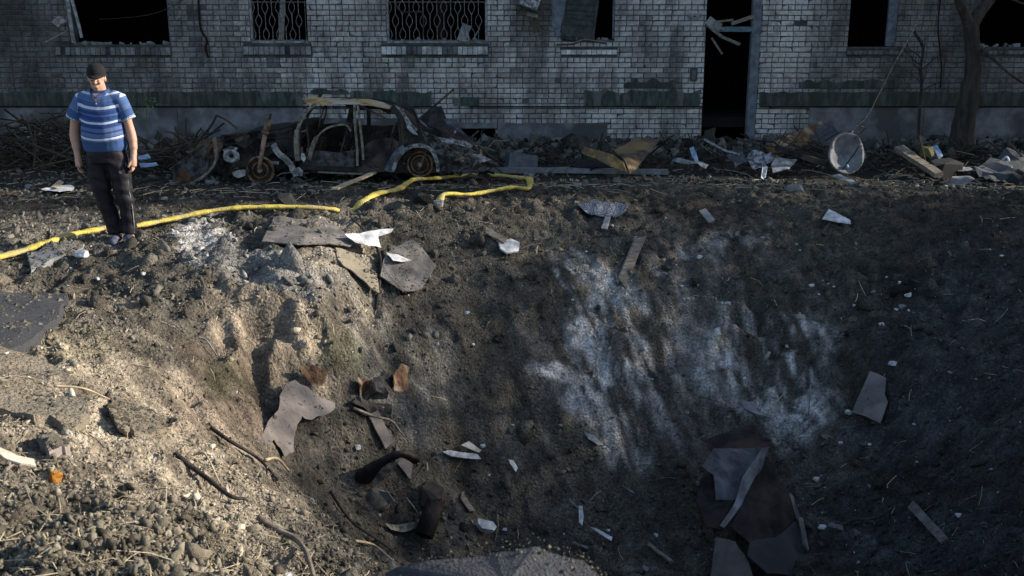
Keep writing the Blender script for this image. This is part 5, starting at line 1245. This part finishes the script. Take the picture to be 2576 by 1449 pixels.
poly('headliner', [cf(800,262,-.5),cf(880,262,-.5),cf(985,276,-.5),cf(1005,300,-.5),cf(960,296,-.55),cf(930,285,-.5),cf(870,290,-.55),cf(835,272,-.5)], M_char, .02, .07, 3, 53, freq=6)
poly('dash_remains', [cn(752,335,.3),cn(800,325,.5),cn(820,345,.6),cn(790,370,.5),cn(755,372,.3)], M_char, .02, .08, 3, 54, freq=6)
poly('seat_remains', [cn(930,335,.7),cn(975,325,.7),cn(990,370,.7),cn(940,385,.7),cn(920,360,.7)], M_char, .02, .08, 3, 55, freq=6)
# rear quarter panel with wheel arch
def c2(l, dy=0): return [cn(x, y, dy) for x, y in l]
poly('rear_quarter_panel', c2([(1000,300),(1022,308),(1040,325),(1068,335),(1100,342),(1108,365),(1095,398),(1085,378),(1072,386)][::1]+[(1062,378),(1045,384),(1025,395),(1010,415),(1000,432),(975,428),(985,400),(1005,372),(1012,345)]), M_char, .02, .035, 2, 5)
arch = MB(); arch.bar(curvepts(c2([(988,432),(998,405),(1012,384),(1035,368),(1062,366),(1085,376),(1098,400),(1103,430)], -.06), 4), .05, .14, up=(0,1,0)); arch.build('wheel_arch', M_ashmetal, car)
arch2 = MB(); arch2.bar(curvepts(c2([(975,430),(985,408),(1000,385),(1018,370)], -.03), 4), .10, .08, up=(0,1,0)); arch2.build('arch_lip', mat('bluish_metal', (.13,.15,.19), (.04,.045,.055), scale=9, rough=.5, metal=.4), car)
poly('torn_rear_panel', c2([(1050,325),(1100,345),(1160,352),(1200,368),(1215,392),(1185,425),(1150,432),(1110,430),(1100,395),(1085,365)], -.05), M_ashmetal if False else mat('mottled_ash', (.17,.17,.17), (.022,.02,.018), scale=13, rough=.85, bump=.9, bscale=22, contrast=(.45,.66)), .02, .07, 3, 6, freq=6)
poly('pale_trim', c2([(1104,346),(1135,350),(1172,356),(1190,368),(1180,372),(1150,364),(1112,357)], -.12), M_ashmetal, .02, .02, 2, 7, freq=8)
poly('pale_trim', c2([(1020,305),(1035,318),(1052,340),(1040,338),(1024,322)], -.08), M_ashmetal, .02, .02, 2, 8)
st_ = MB(); st_.bar([cn(1054,300,.3), cn(1098,262,.35), cn(1142,224,.4)], .035, .05, up=(0,1,0)); st_.build('tailgate_strut', M_char, car)
poly('raised_tailgate', [cn(1054,297,.9),cn(1088,272,.9),cn(1110,268,.9),cn(1122,295,.8),cn(1160,325,.6),cn(1200,368,.3),cn(1180,362,.3),cn(1120,335,.4),cn(1075,315,.5)], M_char, .02, .04, 3, 9)
poly('tailgate_edge', [cn(1116,300,.7),cn(1130,302,.7),cn(1165,335,.5),cn(1200,370,.25),cn(1186,368,.25),cn(1145,340,.5)], mat('bluish_metal', (.13,.15,.19)), .02, .02, 2, 10)
poly('rear_shelf', [cn(1010,285,.2),cn(1022,272,.9),cn(1042,290,1.2),cn(1060,320,1.2),cn(1050,330,.2)], M_char, .02, .08, 3, 11)
def wheel(px, py, ro, ri, dy, name='wheel'):
    c = cn(px, py, dy); w = MB()
    for (r_, t_) in ((ro, .018), (ri, .015)):
        w.tube([c+Vector((r_*math.cos(a), -.03, r_*math.sin(a))) for a in [2*math.pi*k/28 for k in range(29)]], t_, 6, caps=False)
    wo = w.build(name, M_rust, car, smooth=True)
    w = MB(); n = 24; rings = [(ro, -.02),(ri*1.05, .02),(ri*.5, -.03),(.03, -.03)]
    vs = [c+Vector((r_*math.cos(2*math.pi*k/n), y_, r_*math.sin(2*math.pi*k/n))) for r_, y_ in rings for k in range(n)]
    w.add(vs, [(i*n+k, (i+1)*n+k, (i+1)*n+(k+1) % n, i*n+(k+1) % n) for i in range(3) for k in range(n)]); w.build('disc', mat('dark_rust', (.06,.035,.025), (.02,.014,.012), scale=9), wo, smooth=True)
    w = MB(); w.tube([c+Vector((0,-.07,0)), c+Vector((0,.05,0))], .035, 10); w.build('hub', M_strut, wo)
    return wo
wheel(1057, 413, .185, .13, .05); wheel(656, 428, .20, .115, .0)
wf = wheel(1057, 413, .185, .13, 1.35); wheel(665, 418, .19, .12, 1.3)
# exposed front strut
s_ = MB(); s_.tube([cn(652,424,-.08), cn(660,378,-.04), cn(667,335,.0)], [.030,.034,.036], 10); so = s_.build('front_strut', M_strut, car, smooth=True)
s_ = MB(); s_.tube([cn(667,335,.0), cn(674,312,.02), cn(678,300,.02)], [.042,.048,.045], 10); s_.tube([cn(666,336,0), cn(668,330,0)], .06, 10); s_.build('strut_top', M_rust, so, smooth=True)
s_ = MB(); s_.tube([cn(678,300,.02), cn(681,286,.03)], .018, 6); s_.build('strut_rod', M_char, so)
# front bodywork debris
s_ = MB(); fe = curvepts(c2([(686,362),(692,374),(704,386),(716,396),(727,412),(738,430),(744,442)], -.10), 5)
s_.bar([p+Vector((mnoise.noise(p*9)*.03,0,mnoise.noise(p*8+Vector((3,0,0)))*.02)) for p in fe], .03, .085, up=(1,0,.6)); s_.build('fender_edge', mat('bare_white_metal', (.36,.355,.34), (.09,.085,.08), scale=12, rough=.6, bump=.5), car)
poly('fender_foot', c2([(738,425),(752,420),(762,430),(761,443),(739,443)], -.08), mat('bare_white_metal', (.48,.48,.47)), .02, .02, 2, 12)
poly('inner_wing', [cn(690,335,.3),cn(745,335,.3),cn(748,400,.2),cn(700,390,.25)], M_char, .02, .05, 3, 13)
poly('bonnet', [cn(560,352,.3),cn(610,342,.3),cn(680,332,.3),cn(745,336,.3),Vector((cn(745,0).x,YF,.85)),Vector((cn(640,0).x,YF+.1,.78)),Vector((cn(560,0).x,YF-.1,.7))], M_char, .02, .07, 3, 14)
poly('crumpled_wing', c2([(476,388),(506,352),(530,345),(552,350),(560,370),(546,402),(515,440),(478,462),(440,455),(430,425)], .1), mat('mottled_dark', (.085,.085,.09), (.018,.016,.015), scale=10, rough=.8, bump=.8, bscale=20, c3=(.10,.05,.025)), .02, .09, 4, 15, freq=5)
s_ = MB(); s_.bar(curvepts(c2([(538,345),(543,370),(545,400),(533,424),(513,443),(490,456),(473,464)], -.06), 5), .035, .10, up=(0,1,0)); s_.build('bumper_curve', M_pillar, car)
poly('side_mess', c2([(545,345),(600,332),(650,335),(745,335),(745,410),(700,420),(640,425),(600,440),(550,440)], .35), M_char, .02, .12, 4, 16, freq=5)
for i, pts in enumerate([[(502,350),(530,318),(545,290)],[(545,290),(570,302),(597,324)],[(514,347),(536,334),(554,326)],[(554,341),(610,334),(662,325)],[(606,348),(680,347),(750,346)],[(600,362),(560,366),(540,380)],[(600,440),(640,436),(700,442)],[(476,388),(500,372),(540,356)],[(640,330),(700,325),(745,310)]]):
    s_ = MB(); s_.tube(curvepts(c2(pts, .05+.05*(i % 3)), 4), .018 if i < 3 else .012, 6); s_.build('bent_rod', M_char, car)
hl = MB(); c = cn(582,393,-.12); n = 14
vs = [c+Vector((r_*math.cos(2*math.pi*k/n)*1.2, y_, r_*math.sin(2*math.pi*k/n)+.0)) for r_, y_ in ((.105,.0),(.085,-.04),(.045,-.015),(.03,.01)) for k in range(n)]
hl.add(vs, [(i*n+k, (i+1)*n+k, (i+1)*n+(k+1) % n, i*n+(k+1) % n) for i in range(3) for k in range(n)]); hl.build('headlight', mat('bare_white_metal', (.48,.48,.47)), car, smooth=False)
poly('headlight_bracket', c2([(560,377),(580,368),(598,372),(590,383),(565,384)], -.1), M_ashmetal, .02, .04, 2, 17); poly('headlight_bracket', c2([(563,384),(568,384),(582,405),(578,408)], -.12), mat('bare_white_metal', (.48,.48,.47)), .02, .01, 1, 18)
poly('lower_guard', c2([(585,434),(600,429),(617,428),(616,442),(600,448),(588,442)], -.2), mat('bare_white_metal', (.48,.48,.47)), .02, .03, 2, 19)
poly('white_fragment', c2([(757,386),(764,386),(769,398),(765,408),(757,400)], -.1), M_white, .02, .01, 1, 20)
# engine lump, tyre rubble under the car
for i, (x, y, s) in enumerate([(700,398,.17),(725,410,.14),(620,400,.2),(600,412,.16)]): chunk('engine_lump', cn(x, y, .5), (s, s*.8, s*.8), M_char, 60+i, -.1, parent=car, world=True)

# tangle of burnt strips, wiring and crumbs inside and under the wreck
m_ = MB(); r = random.Random(91)
for (xa, xb, za, zb_, n_) in ((470,760,.05,.62,150),(760,1010,.1,.45,90),(1040,1230,.05,.6,110)):
    for k in range(n_):
        p = Vector((P(r.uniform(xa,xb),400,15.4).x, r.uniform(15.0,16.3), r.uniform(za,zb_)**1.2)); L = r.uniform(.06,.35); d = Vector((r.gauss(0,1),r.gauss(0,.6),r.gauss(0,.6))).normalized()*L
        t = r.uniform(.015,.09) if r.random() < .85 else r.uniform(.12,.3); m_.c = (t*1.05, t*.95, t*.82)
        q = p+d*.5+Vector((r.gauss(0,.05),0,r.gauss(0,.05)))
        m_.bar([p, q, p+d], r.uniform(.01,.07), .008, up=(r.gauss(0,1),r.gauss(0,1),r.gauss(0,1)+.1))
m_.build('tangle', M_clod, car, kind='stuff')
poly('torn_sheet', c2([(590,350),(625,338),(640,352),(618,372),(600,368)], .05), M_char, .02, .06, 2, 41, freq=7)
poly('torn_sheet', c2([(1120,365),(1150,380),(1175,400),(1160,412),(1130,398)], -.12), mat('mottled_ash', (.17,.17,.17)), .02, .07, 3, 42, freq=9)
poly('torn_sheet', c2([(1175,385),(1210,388),(1235,402),(1205,410)], -.05), M_ashmetal, .02, .05, 2, 43, freq=8)
# ------------------------------------------------------------------ trees
def branchy(mb, p, d, L, r, depth, rr, bend=.25, kids=3):
    pts = [Vector(p)]; dd = Vector(d).normalized(); n = 6
    for i in range(n):
        dd = (dd+Vector((rr.gauss(0,bend), rr.gauss(0,bend), rr.gauss(0,bend)*.6))*.35).normalized(); pts.append(pts[-1]+dd*L/n)
    mb.tube(pts, [r*(1-.55*i/n) for i in range(n+1)], 6 if depth < 2 else 4)
    if depth < 4 and L > .25:
        for k in range(kids):
            i = rr.randint(2, n); q = pts[i]; ax = Vector((rr.gauss(0,1), rr.gauss(0,1), rr.gauss(0,.5)+.3)).normalized()
            branchy(mb, q, (dd*.8+ax*.8), L*rr.uniform(.5,.75), r*.5, depth+1, rr, bend, kids)
tb = P(2418,392,18.4); tb.z = 0
tree = empty('tree', tb, 'dark bare tree with a leaning forked trunk before the wall at the right', 'tree')
m_ = MB(); tp = curvepts([Vector((tb.x,18.4,-.1)), P(2420,340,18.4), P(2432,270,18.35), P(2448,180,18.3), P(2446,110,18.3), P(2440,60,18.3)], 6)
m_.tube(tp, [.24-.11*min(1,(i/(len(tp)-1))*1.4)+.008*math.sin(i*1.7) for i in range(len(tp))], 14)
def tl(mb, pts, rad): q = curvepts([P(*a) for a in pts], 5); mb.tube(q, [rad*(1-.5*i/(len(q)-1)) for i in range(len(q))], 8)
tl(m_, [(2440,66,18.3),(2425,30,18.25),(2408,-15,18.2),(2395,-90,18.1),(2390,-200,18)], .10); tl(m_, [(2440,70,18.3),(2465,30,18.4),(2490,0,18.6),(2530,-60,18.8),(2560,-160,18.9)], .12)
m_.build('trunk', M_bark, tree, smooth=True)
rr = random.Random(8)
for pts_, r_ in (([(2455,110,18.3),(2500,150,18.1),(2545,190,17.9),(2600,225,17.8)], .03), ([(2490,0,18.6),(2530,-5,18.4),(2576,10,18.3)], .03), ([(2400,-30,18.2),(2350,-40,18.0),(2290,-80,17.8)], .03)):
    m_ = MB(); tl(m_, pts_, r_); m_.build('branch', M_bark, tree)
for (px, py, d) in ((2390,-190,(-.5,0,1)),(2560,-150,(.5,.1,1)),(2400,-90,(-1,0,.7)),(2540,-80,(1,-.3,.6))):
    m_ = MB(); branchy(m_, P(px,py,18.5), d, 1.8, .05, 1, rr); m_.build('branch', M_bark, tree)
m_ = MB(); rr = random.Random(12); sb = P(2312,362,19.7); sb.z = 0
m_.tube(curvepts([sb, P(2312,300,19.7), P(2318,220,19.7), P(2316,170,19.7), P(2322,120,19.7), P(2300,80,19.7)], 5), .03, 6)
for k in range(9): 
    q = P(2318+rr.uniform(-3,3), rr.uniform(110,230), 19.7); branchy(m_, q, (rr.gauss(0,1), -.2, rr.uniform(.3,1)), .4, .012, 2, rr, .5, 2)
m_.build('sapling', M_bark, label='thin leafless sapling against the wall between the last two windows', cat='sapling')
# unseen trees added off-frame; their twigs break up the light at the shade's edge
for i, (x, y) in enumerate([(13.5, 11.5),(15.5, 8.8),(14.5, 14.0)]):
    t_ = empty('added_twiggy_tree', (x, y, 0), ('unseen twiggy tree added beside the right hand end of the crater', 'unseen twiggy tree added nearer the low grey block', 'unseen twiggy tree added near the brick building')[i], 'tree', 'unseen trees added to break up the sun')
    rr = random.Random(50+i); m_ = MB(); m_.tube([(x,y,-.1),(x+.1,y,1.2),(x,y+.1,2.4),(x+.1,y,3.6)], [.19,.16,.13,.10], 8); m_.build('trunk', M_bark, t_)
    m_ = MB()
    for k in range(8): branchy(m_, (x+.05, y, 1.7+k*.25), (math.cos(k*2.4), math.sin(k*2.4), .7), 1.9, .06, 1, rr, .35, 4)
    m_.build('crown', M_bark, t_)
# unseen leafy trees added off-frame; their crowns shade the street and soften the shadow
def leafy(x, y, h, rad, n, seed, label, squash=1.0):
    ly = empty('added_leafy_tree', (x, y, 0), label, 'tree', 'unseen trees added to break up the sun'); rr = random.Random(seed)
    m_ = MB(); m_.tube([(x,y,-.1),(x-.05,y,h*.3),(x+.1,y+.05,h*.6),(x,y,h*.95)], [.2,.17,.13,.07], 9)
    for k in range(9):
        a = k*2.4; m_.tube([(x,y,h*.45+k*.25),(x+rad*.4*math.cos(a),y+rad*.4*math.sin(a),h*.55+k*.3),(x+rad*.75*math.cos(a),y+rad*.75*math.sin(a),h*.7+k*.32)], [.06,.04,.02], 5)
    m_.build('trunk', M_bark, ly); m_ = MB()
    for k in range(n):
        v = Vector((rr.gauss(0,1), rr.gauss(0,1), rr.gauss(0,1))).normalized()*rr.random()**.42
        v = v*(1+.4*mnoise.noise(v*2.2+Vector((seed,0,0)))); p = Vector((x+v.x*rad, y+v.y*rad, h+v.z*rad*1.6*squash)); s = rr.uniform(.05,.10)
        u = Vector((rr.gauss(0,1), rr.gauss(0,1), rr.gauss(0,1))).normalized(); w_ = u.cross(Vector((rr.gauss(0,1), rr.gauss(0,1), rr.gauss(0,1)))).normalized()
        m_.add([p-u*s, p-w_*s*.5, p+u*s, p+w_*s*.5], [(0,1,2,3)])
    m_.build('crown', mat('tree_leaf', (.06,.09,.03), (.03,.05,.015), scale=3, rough=.7, bump=0), ly)
leafy(13.6, 15.6, 5.6, 1.65, 11000, 77, 'unseen dense leafy tree added at the right end of the street')
leafy(19.0, 13.2, 5.4, 1.9, 5000, 78, 'unseen sparse leafy tree added left of the low grey block, nearest the brick building', .8)
leafy(19.6, 10.4, 5.0, 2.0, 5000, 79, 'unseen sparse leafy tree added in the middle of the row before the low grey block', .8)
leafy(18.8, 7.6, 5.0, 1.8, 4500, 80, 'unseen sparse leafy tree added nearest the viewer before the low grey block', .8)
# ------------------------------------------------------------------ street debris, right to left
def gsheet(name, pts, m, label, cat, **k): return sheet(name, pts, m, label=label, cat=cat, **k)
Yd = 15.6
def sh3(name, pts, m, label, cat, th=.012, cr=.04, cuts=3, seed=0, parent=None, **kw):
    return sheet(name, None, m, th, 0, cr, cuts, seed, world=[P(*p) for p in pts], label=label, cat=cat, parent=parent, **kw)
# yellow brown bent sheet
yb = empty('bent_yellow_sheet', G(1560,438), 'bent yellow brown steel sheet standing up from a black heap right of the car', 'sheet metal')
sheet('panel', None, M_roof if False else mat('yellow_rust', (.30,.19,.06), (.12,.07,.03), scale=7, rough=.7, bump=.4, c3=(.10,.075,.05)), .02, 0, .03, 3, 90, world=[P(1458,352,15.9),P(1470,368,15.8),P(1510,380,15.6),P(1545,390,15.4),P(1568,408,15.2),P(1575,432,15.1),P(1550,425,15.2),P(1500,400,15.5),P(1462,384,15.8)], parent=yb)
sheet('panel', None, mat('brown_rust', (.13,.095,.065), (.055,.04,.03), scale=5, rough=.8, bump=.4, c3=(.19,.13,.06)), .02, 0, .03, 3, 91, world=[P(1545,378,16.6),P(1600,345,17.0),P(1660,350,17.0),P(1640,375,16.5),P(1600,425,15.3),P(1585,435,15.1),P(1570,400,15.4)], parent=yb)
sheet('flap', None, M_char, .02, 0, .05, 2, 92, world=[P(1458,340,15.9),P(1475,342,15.9),P(1486,365,15.8),P(1470,370,15.8),P(1456,378,15.8)], parent=yb)
chunk('black_heap', G(1480,432), (.42,.28,.17), M_rubber, 93, -.02, world=True, label='low black heap under the bent yellow sheet', cat='heap')
chunk('white_rock', G(1592,434), (.10,.08,.09), M_conc, 94, label='pale rock at the foot of the bent yellow sheet', cat='rock', world=True)
c = G(1312,430); m_ = MB(); m_.box(-.26,.24,-.15,.15,0,.30, Matrix.Translation(c+Vector((0,.2,-.02)))@Matrix.Rotation(.2,4,'Z')@Matrix.Rotation(.08,4,'Y'))
for i_, v in enumerate(m_.v): m_.v[i_] = (v[0]+rnd.uniform(-.03,.03), v[1]+rnd.uniform(-.03,.03), v[2]+rnd.uniform(-.03,.03))
m_.build('stone_block', mat('slate_block', (.12,.13,.15), (.08,.085,.095), scale=8), label='squarish slate grey stone block right of the car tail', cat='block')
m_ = MB(); q = G(1250,405); 
plank('grey_lath', G(1170,392,.35), G(1280,437,.08), .05, .03, M_char, world=True, label='charred bar slanting down between the car tail and the stone block', cat='bar')
plank('pale_plank', G(843,487,.03), G(985,430,.10), .09, .025, M_palewood, world=True, label='long pale plank slanting in front of the car', cat='plank')
m_ = MB(); m_.bar([G(1150,437,.06), G(1400,437,.07), G(1680,440,.06)], .10, .08); m_.build('long_beam', M_conc, label='long thin grey beam lying along the kerb behind the hose loop', cat='beam')
sh3('scrap', [(1690,405,15.9),(1712,398,16),(1745,404,15.8),(1782,412,15.6),(1775,425,15.5),(1755,412,15.6),(1725,412,15.7)], M_dirtywhite, 'thin pale crumpled plastic strip below the pale blue scrap', 'plastic', seed=1)
sh3('blue_scrap', [(1734,372,16.2),(1744,366,16.2),(1752,385,16.0),(1758,408,15.9),(1748,405,15.9),(1740,392,16)], M_bluegrey, 'pale blue standing plastic scrap in the rubble left of the doorway', 'plastic', seed=2)
m_ = MB(); m_.bar(curvepts([P(1775,352,16.8),P(1800,366,16.6),P(1828,380,16.4),P(1858,388,16.2)],4), .10, .03, up=(0,.5,1)); m_.build('white_gutter', M_dirtywhite, label='white bent gutter strip pointing at the doorway', cat='gutter')
crm = empty('crumpled_tin', G(1905,430), 'crumpled grey blue tin below the doorway in a tangle', 'scrap metal')
for i, pts in enumerate([[(1828,392,16.2),(1868,380,16.3),(1880,408,16),(1850,420,15.8)],[(1875,395,16.2),(1890,376,16.3),(1915,378,16.2),(1935,395,16.1),(1925,420,15.9),(1895,428,15.8)],[(1915,385,16.2),(1938,382,16.2),(1945,405,16),(1930,412,15.9)],[(1918,420,15.7),(1930,418,15.7),(1926,446,15.5),(1918,440,15.5)]]):
    sheet('tin', None, [M_cloth, M_ashmetal, M_dirtywhite, M_white][i], .012, 0, .07, 3, 100+i, world=[P(*p) for p in pts], parent=crm, freq=5)
sh3('flat_box', [(1940,415,15.8),(1952,393,16.1),(2005,402,16.1),(1985,425,15.7),(1945,432,15.6)], M_dirtywhite, 'flattened pale box left of the satellite dish', 'box', cr=.02, seed=5)
plank('rusty_board', P(1935,385,17.0), P(2082,318,18.6), .30, .03, M_rust, world=True, twist=.7, label='rusty sheet leaning up from the rubble behind the satellite dish', cat='board')
plank('dark_beam', P(1958,372,16.6), P(2065,408,15.9), .10, .08, M_char, world=True, label='charred beam running down to the satellite dish', cat='beam')
sh3('dark_cloth', [(2055,318,17.9),(2085,305,18),(2110,330,17.5),(2105,360,17),(2070,365,17),(2040,350,17.4)], M_cloth, 'dark rag draped above the satellite dish', 'rag', cr=.1, seed=6)
# satellite dish
dc = P(2130,386,15.9); dish = empty('satellite_dish', Vector((dc.x, dc.y, 0)), 'grey dented satellite dish standing on its rim before the wall', 'satellite dish')
n = 28; vs = []; fs = []; nr = 6; Ax = Matrix.Rotation(R(12),3,'Z')@Matrix.Rotation(R(-14),3,'X')@Matrix.Rotation(R(16),3,'Y')
for s_, dy in ((0,0),(1,.012)):
    for j in range(nr+1):
        r_ = .335*j/nr
        for k in range(n): vs.append(dc+Ax@Vector((r_*math.cos(2*math.pi*k/n)*.93, .10*(1-(j/nr)**2)+dy+.012*math.sin(k*.9+j), r_*math.sin(2*math.pi*k/n))))
o_ = (nr+1)*n
for j in range(nr):
    for k in range(n): a, b_ = j*n+k, j*n+(k+1) % n; fs += [(a, b_, b_+n, a+n), (o_+a, o_+a+n, o_+b_+n, o_+b_)]
for k in range(n): a, b_ = nr*n+k, nr*n+(k+1) % n; fs.append((a, b_, o_+b_, o_+a))
m_ = MB(); m_.add(vs, fs); m_.build('reflector', mat('dish_grey', (.21,.21,.22), (.12,.12,.125), scale=4, rough=.75, bump=.2, c3=(.09,.085,.08)), dish, smooth=True)
m_ = MB(); m_.tube([dc+Vector((-.05,-.02,-.25)), dc+Vector((.02,-.28,.02)), dc+Vector((.08,-.33,.16))], .010, 6); m_.build('feed_arm', M_char, dish)
m_ = MB(); m_.ball(dc+Ax@Vector((.05,.03,-.20)), (.05,.03,.04)); m_.build('mount', M_bluegrey, dish)
m_ = MB(); m_.tube([P(2150,350,15.95),P(2160,338,15.95),P(2180,322,15.95),P(2165,318,15.95)], .012, 5); m_.build('bracket', M_char, dish)
wire('thin_cable', curvepts([P(2335,-30,19.6),P(2300,70,19.2),P(2250,160,18.5),P(2210,240,17.6),P(2180,295,16.8),P(2155,318,16.3),P(2140,338,16.0)]), .009, M_pillar, 'thin pale cable sagging from above the wall down to the satellite dish', 'cable')
sh3('foil', [(2092,440,14.9),(2110,436,14.9),(2145,452,14.6),(2160,462,14.4),(2140,460,14.4),(2110,450,14.6)], M_dirtywhite, 'blue grey foil strip below the satellite dish', 'foil', cr=.02, seed=7)
plank('splintered_beam', P(2258,372,16.6), P(2362,440,15.1), .16, .07, M_wood, world=True, label='splintered beam slanting right of the satellite dish', cat='beam')
plank('splintered_board', P(2268,368,16.7), P(2300,392,16.2), .10, .03, M_palewood, world=True, label='short pale splinter on top of the slanting beam', cat='board')
chunk('yellow_rag', P(2330,392,16.2), (.16,.12,.10), mat('olive_rag', (.11,.10,.03)), 110, world=True, label='small olive rag lump behind the slanting beam', cat='rag')
sh3('bottle_sleeve', [(2345,368,16.4),(2358,364,16.4),(2372,392,16.1),(2362,400,16.0)], M_bluegrey, 'pale blue upright sleeve beside a dark bin bag', 'plastic', cr=.02, seed=8)
chunk('bin_bag', P(2372,425,15.7), (.30,.22,.17), M_rubber, 111, -.1, world=True, label='dark bulging bin bag at the foot of the tree', cat='bag')
sh3('white_sheet', [(2400,418,15.9),(2440,420,15.9),(2455,430,15.7),(2410,430,15.6)], M_dirtywhite, 'flat white scrap right of the bin bag', 'scrap', cr=.02, seed=9)
sh3('pale_board', [(2395,445,14.8),(2440,442,14.9),(2452,450,14.8),(2425,466,14.4),(2385,470,14.3)], M_conc, 'grey board lying in front of the bin bag', 'board', cr=.015, seed=10)
tp_ = empty('tarpaulin_heap', P(2530,440,15.5), 'dark tarpaulin heap with a torn pale patch at the right edge', 'tarpaulin')
for i, pts in enumerate([[(2450,425,15.6),(2500,395,16.2),(2545,375,16.6),(2600,380,16.6),(2640,430,15.6),(2560,450,15.0),(2490,455,14.9)],[(2520,455,14.9),(2560,430,15.2),(2640,440,15.2),(2650,480,14.2),(2560,475,14.3)]]):
    sheet('tarpaulin', None, [M_cloth, M_rubber][i], .012, 0, .10, 4, 120+i, world=[P(*p) for p in pts], parent=tp_, freq=3)
m_ = MB(); m_.tube(curvepts([P(2522,402,15.8),P(2532,395,15.75),P(2538,405,15.7),P(2530,412,15.7),P(2546,420,15.6)],4), .018, 6); m_.build('torn_edge', M_white, tp_)
stick('thin_rod', [P(2452,452,14.7), P(2490,475,14.1), P(2520,492,13.6)], .012, M_wood, world=True, label='thin rod sticking out from the tarpaulin heap', cat='rod')
# behind / beside the man: scraps and brush
sheet('newspaper', [(104,482),(130,476),(168,470),(188,476),(182,486),(150,490),(120,488)], M_white, .004, .04, .02, 3, 130, label='crumpled white paper on the dark street left of the man', cat='paper')
sheet('tan_scrap', [(128,478),(150,462),(162,468),(145,484)], M_palewood, .004, .05, .02, 2, 131, label='small tan scrap propped behind the white paper', cat='scrap')
sh3('blue_shard', [(345,392,15.6),(372,386,15.8),(380,396,15.7),(350,400,15.5)], M_bluegrey, 'upper pale blue shard behind the man beside his hand', 'shard', seed=12, cr=.02)
sh3('blue_shard', [(350,412,15.2),(392,408,15.3),(398,415,15.2),(355,420,15.0)], M_bluegrey, 'lower long pale blue shard behind the man beside his thigh', 'shard', seed=13, cr=.02)
for i, (x, y, s) in enumerate([(73,466,.06),(100,462,.05),(70,470,.05),(530,460,.09),(712,452,.06),(745,455,.05),(640,462,.05)]):
    chunk('street_fragment', (x, y), (s, s*.8, s*.5), M_conc, 140+i, label=('pale chip left of the white paper','pale chip just above the white paper','tiny pale chip farthest left on the street','pale chip below the crumpled car wing','pale chip below the car front wheel','pale chip under the car sill','pale chip at the front wheel of the car')[i]+' on the dark street', cat='fragment', group='pale rubble chips on the street')
chunk('white_chip_block', (160,372), (.10,.06,.03), M_conc, 150, .4, label='pale slab corner on the brushwood heap', cat='chip')
def brush(name, x0, x1, y0, y1, zmax, n, seed, label):
    n = int(n*.6)
    r = random.Random(seed); mb = MB()
    for k in range(n):
        x = r.uniform(x0, x1); y = r.uniform(y0, y1); h = zmax*max(.05, 1-abs((x-(x0+x1)/2)/((x1-x0)/2))**2)*r.random(); L = r.uniform(.3, 1.3); a = r.uniform(0, 6.28); e = r.gauss(.1, .4)
        d = Vector((math.cos(a), math.sin(a)*.5, e)).normalized()*L; b0 = .02+.05*r.random(); mb.c = (b0, b0*.85, b0*.65)
        p = Vector((x, y, max(.02, h+.02))); mb.tube([p-d*.5, p+Vector((r.gauss(0,.05), 0, r.gauss(0,.06))), p+d*.5], [.012*r.uniform(.5,1.4)]*3, 4)
    mb.v = [(v[0], v[1], max(v[2], .01)) for v in mb.v]
    return mb.build(name, M_clod, label=label, kind='stuff')
brush('brushwood', P(-80,0,17.5).x, P(215,0,17.5).x, 16.2, 18.8, .75, 520, 1, 'tangled heap of dead branches and rubble at the foot of the wall on the left')
brush('brushwood', P(380,0,17).x, P(560,0,17).x, 15.8, 17.5, .5, 300, 2, 'tangle of burnt sticks left of the car front')
brush('brushwood', P(1900,0,17.5).x, P(2130,0,17.5).x, 16.4, 18.2, .45, 130, 3, 'tangle of sticks and laths below the doorway')
brush('brushwood', P(2180,0,17.5).x, P(2600,0,17.5).x, 15.8, 18.0, .22, 130, 4, 'scattered twigs at the foot of the tree')
brush('brushwood', P(1250,0,17.5).x, P(1900,0,17.5).x, 16.5, 19.8, .12, 200, 5, 'loose sticks between the car tail and the doorway')
# weeds by the band behind the man
w_ = MB(); r = random.Random(5)
for k in range(46):
    p = P(r.choice([365,345,380,372])+r.gauss(0,9), r.uniform(236,300), 19.4); s = r.uniform(.02,.045); a = r.uniform(0,6.28); u = Vector((math.cos(a), math.sin(a), r.gauss(0,.5))).normalized()*s; v_ = Vector((0,.3,1)).normalized()*s*.6
    w_.add([p-u, p-v_, p+u, p+v_], [(0,1,2,3)])
w_.tube([P(372,372,19.4),P(370,320,19.4),P(366,240,19.4)], .008, 4); w_.tube([P(372,340,19.4),P(352,290,19.4),P(348,245,19.4)], .006, 4)
w_.build('weed', M_leaf, label='thin green weed growing by the wall beside the man\'s shoulder', cat='weed')
for i, (x, y) in enumerate([(405,345),(433,330),(415,365)]):
    pass
stick('stake', [P(436,378,16.8), P(441,358,16.8), P(438,335,16.8)], .03, M_rust, world=True, label='short rusty stake left of the car front', cat='stake')
# big lumps on the far rim
for i, (x, y, s) in enumerate([(720,522,.12),(735,528,.09),(1065,515,.10),(2000,478,.09),(1450,470,.06),(1330,445,.07),(1100,515,.07)]):
    chunk('dark_clod', (x, y), (s*1.3, s, s*.8), M_rubber if i < 3 else M_conc, 160+i, label=('left dark clod beside the hose where it dives into soil','right dark clod beside the hose where it dives into soil','dark clod between the two hose strands','grey stone on the far rim below the flat pale box','grey stone on the rim left of the glittering glass','grey stone by the tip of the hose loop','grey stone at the buried end of the hose')[i], cat='clod' if i < 3 else 'stone', group='dark clods by the hose' if i < 3 else 'grey stones on the far rim')
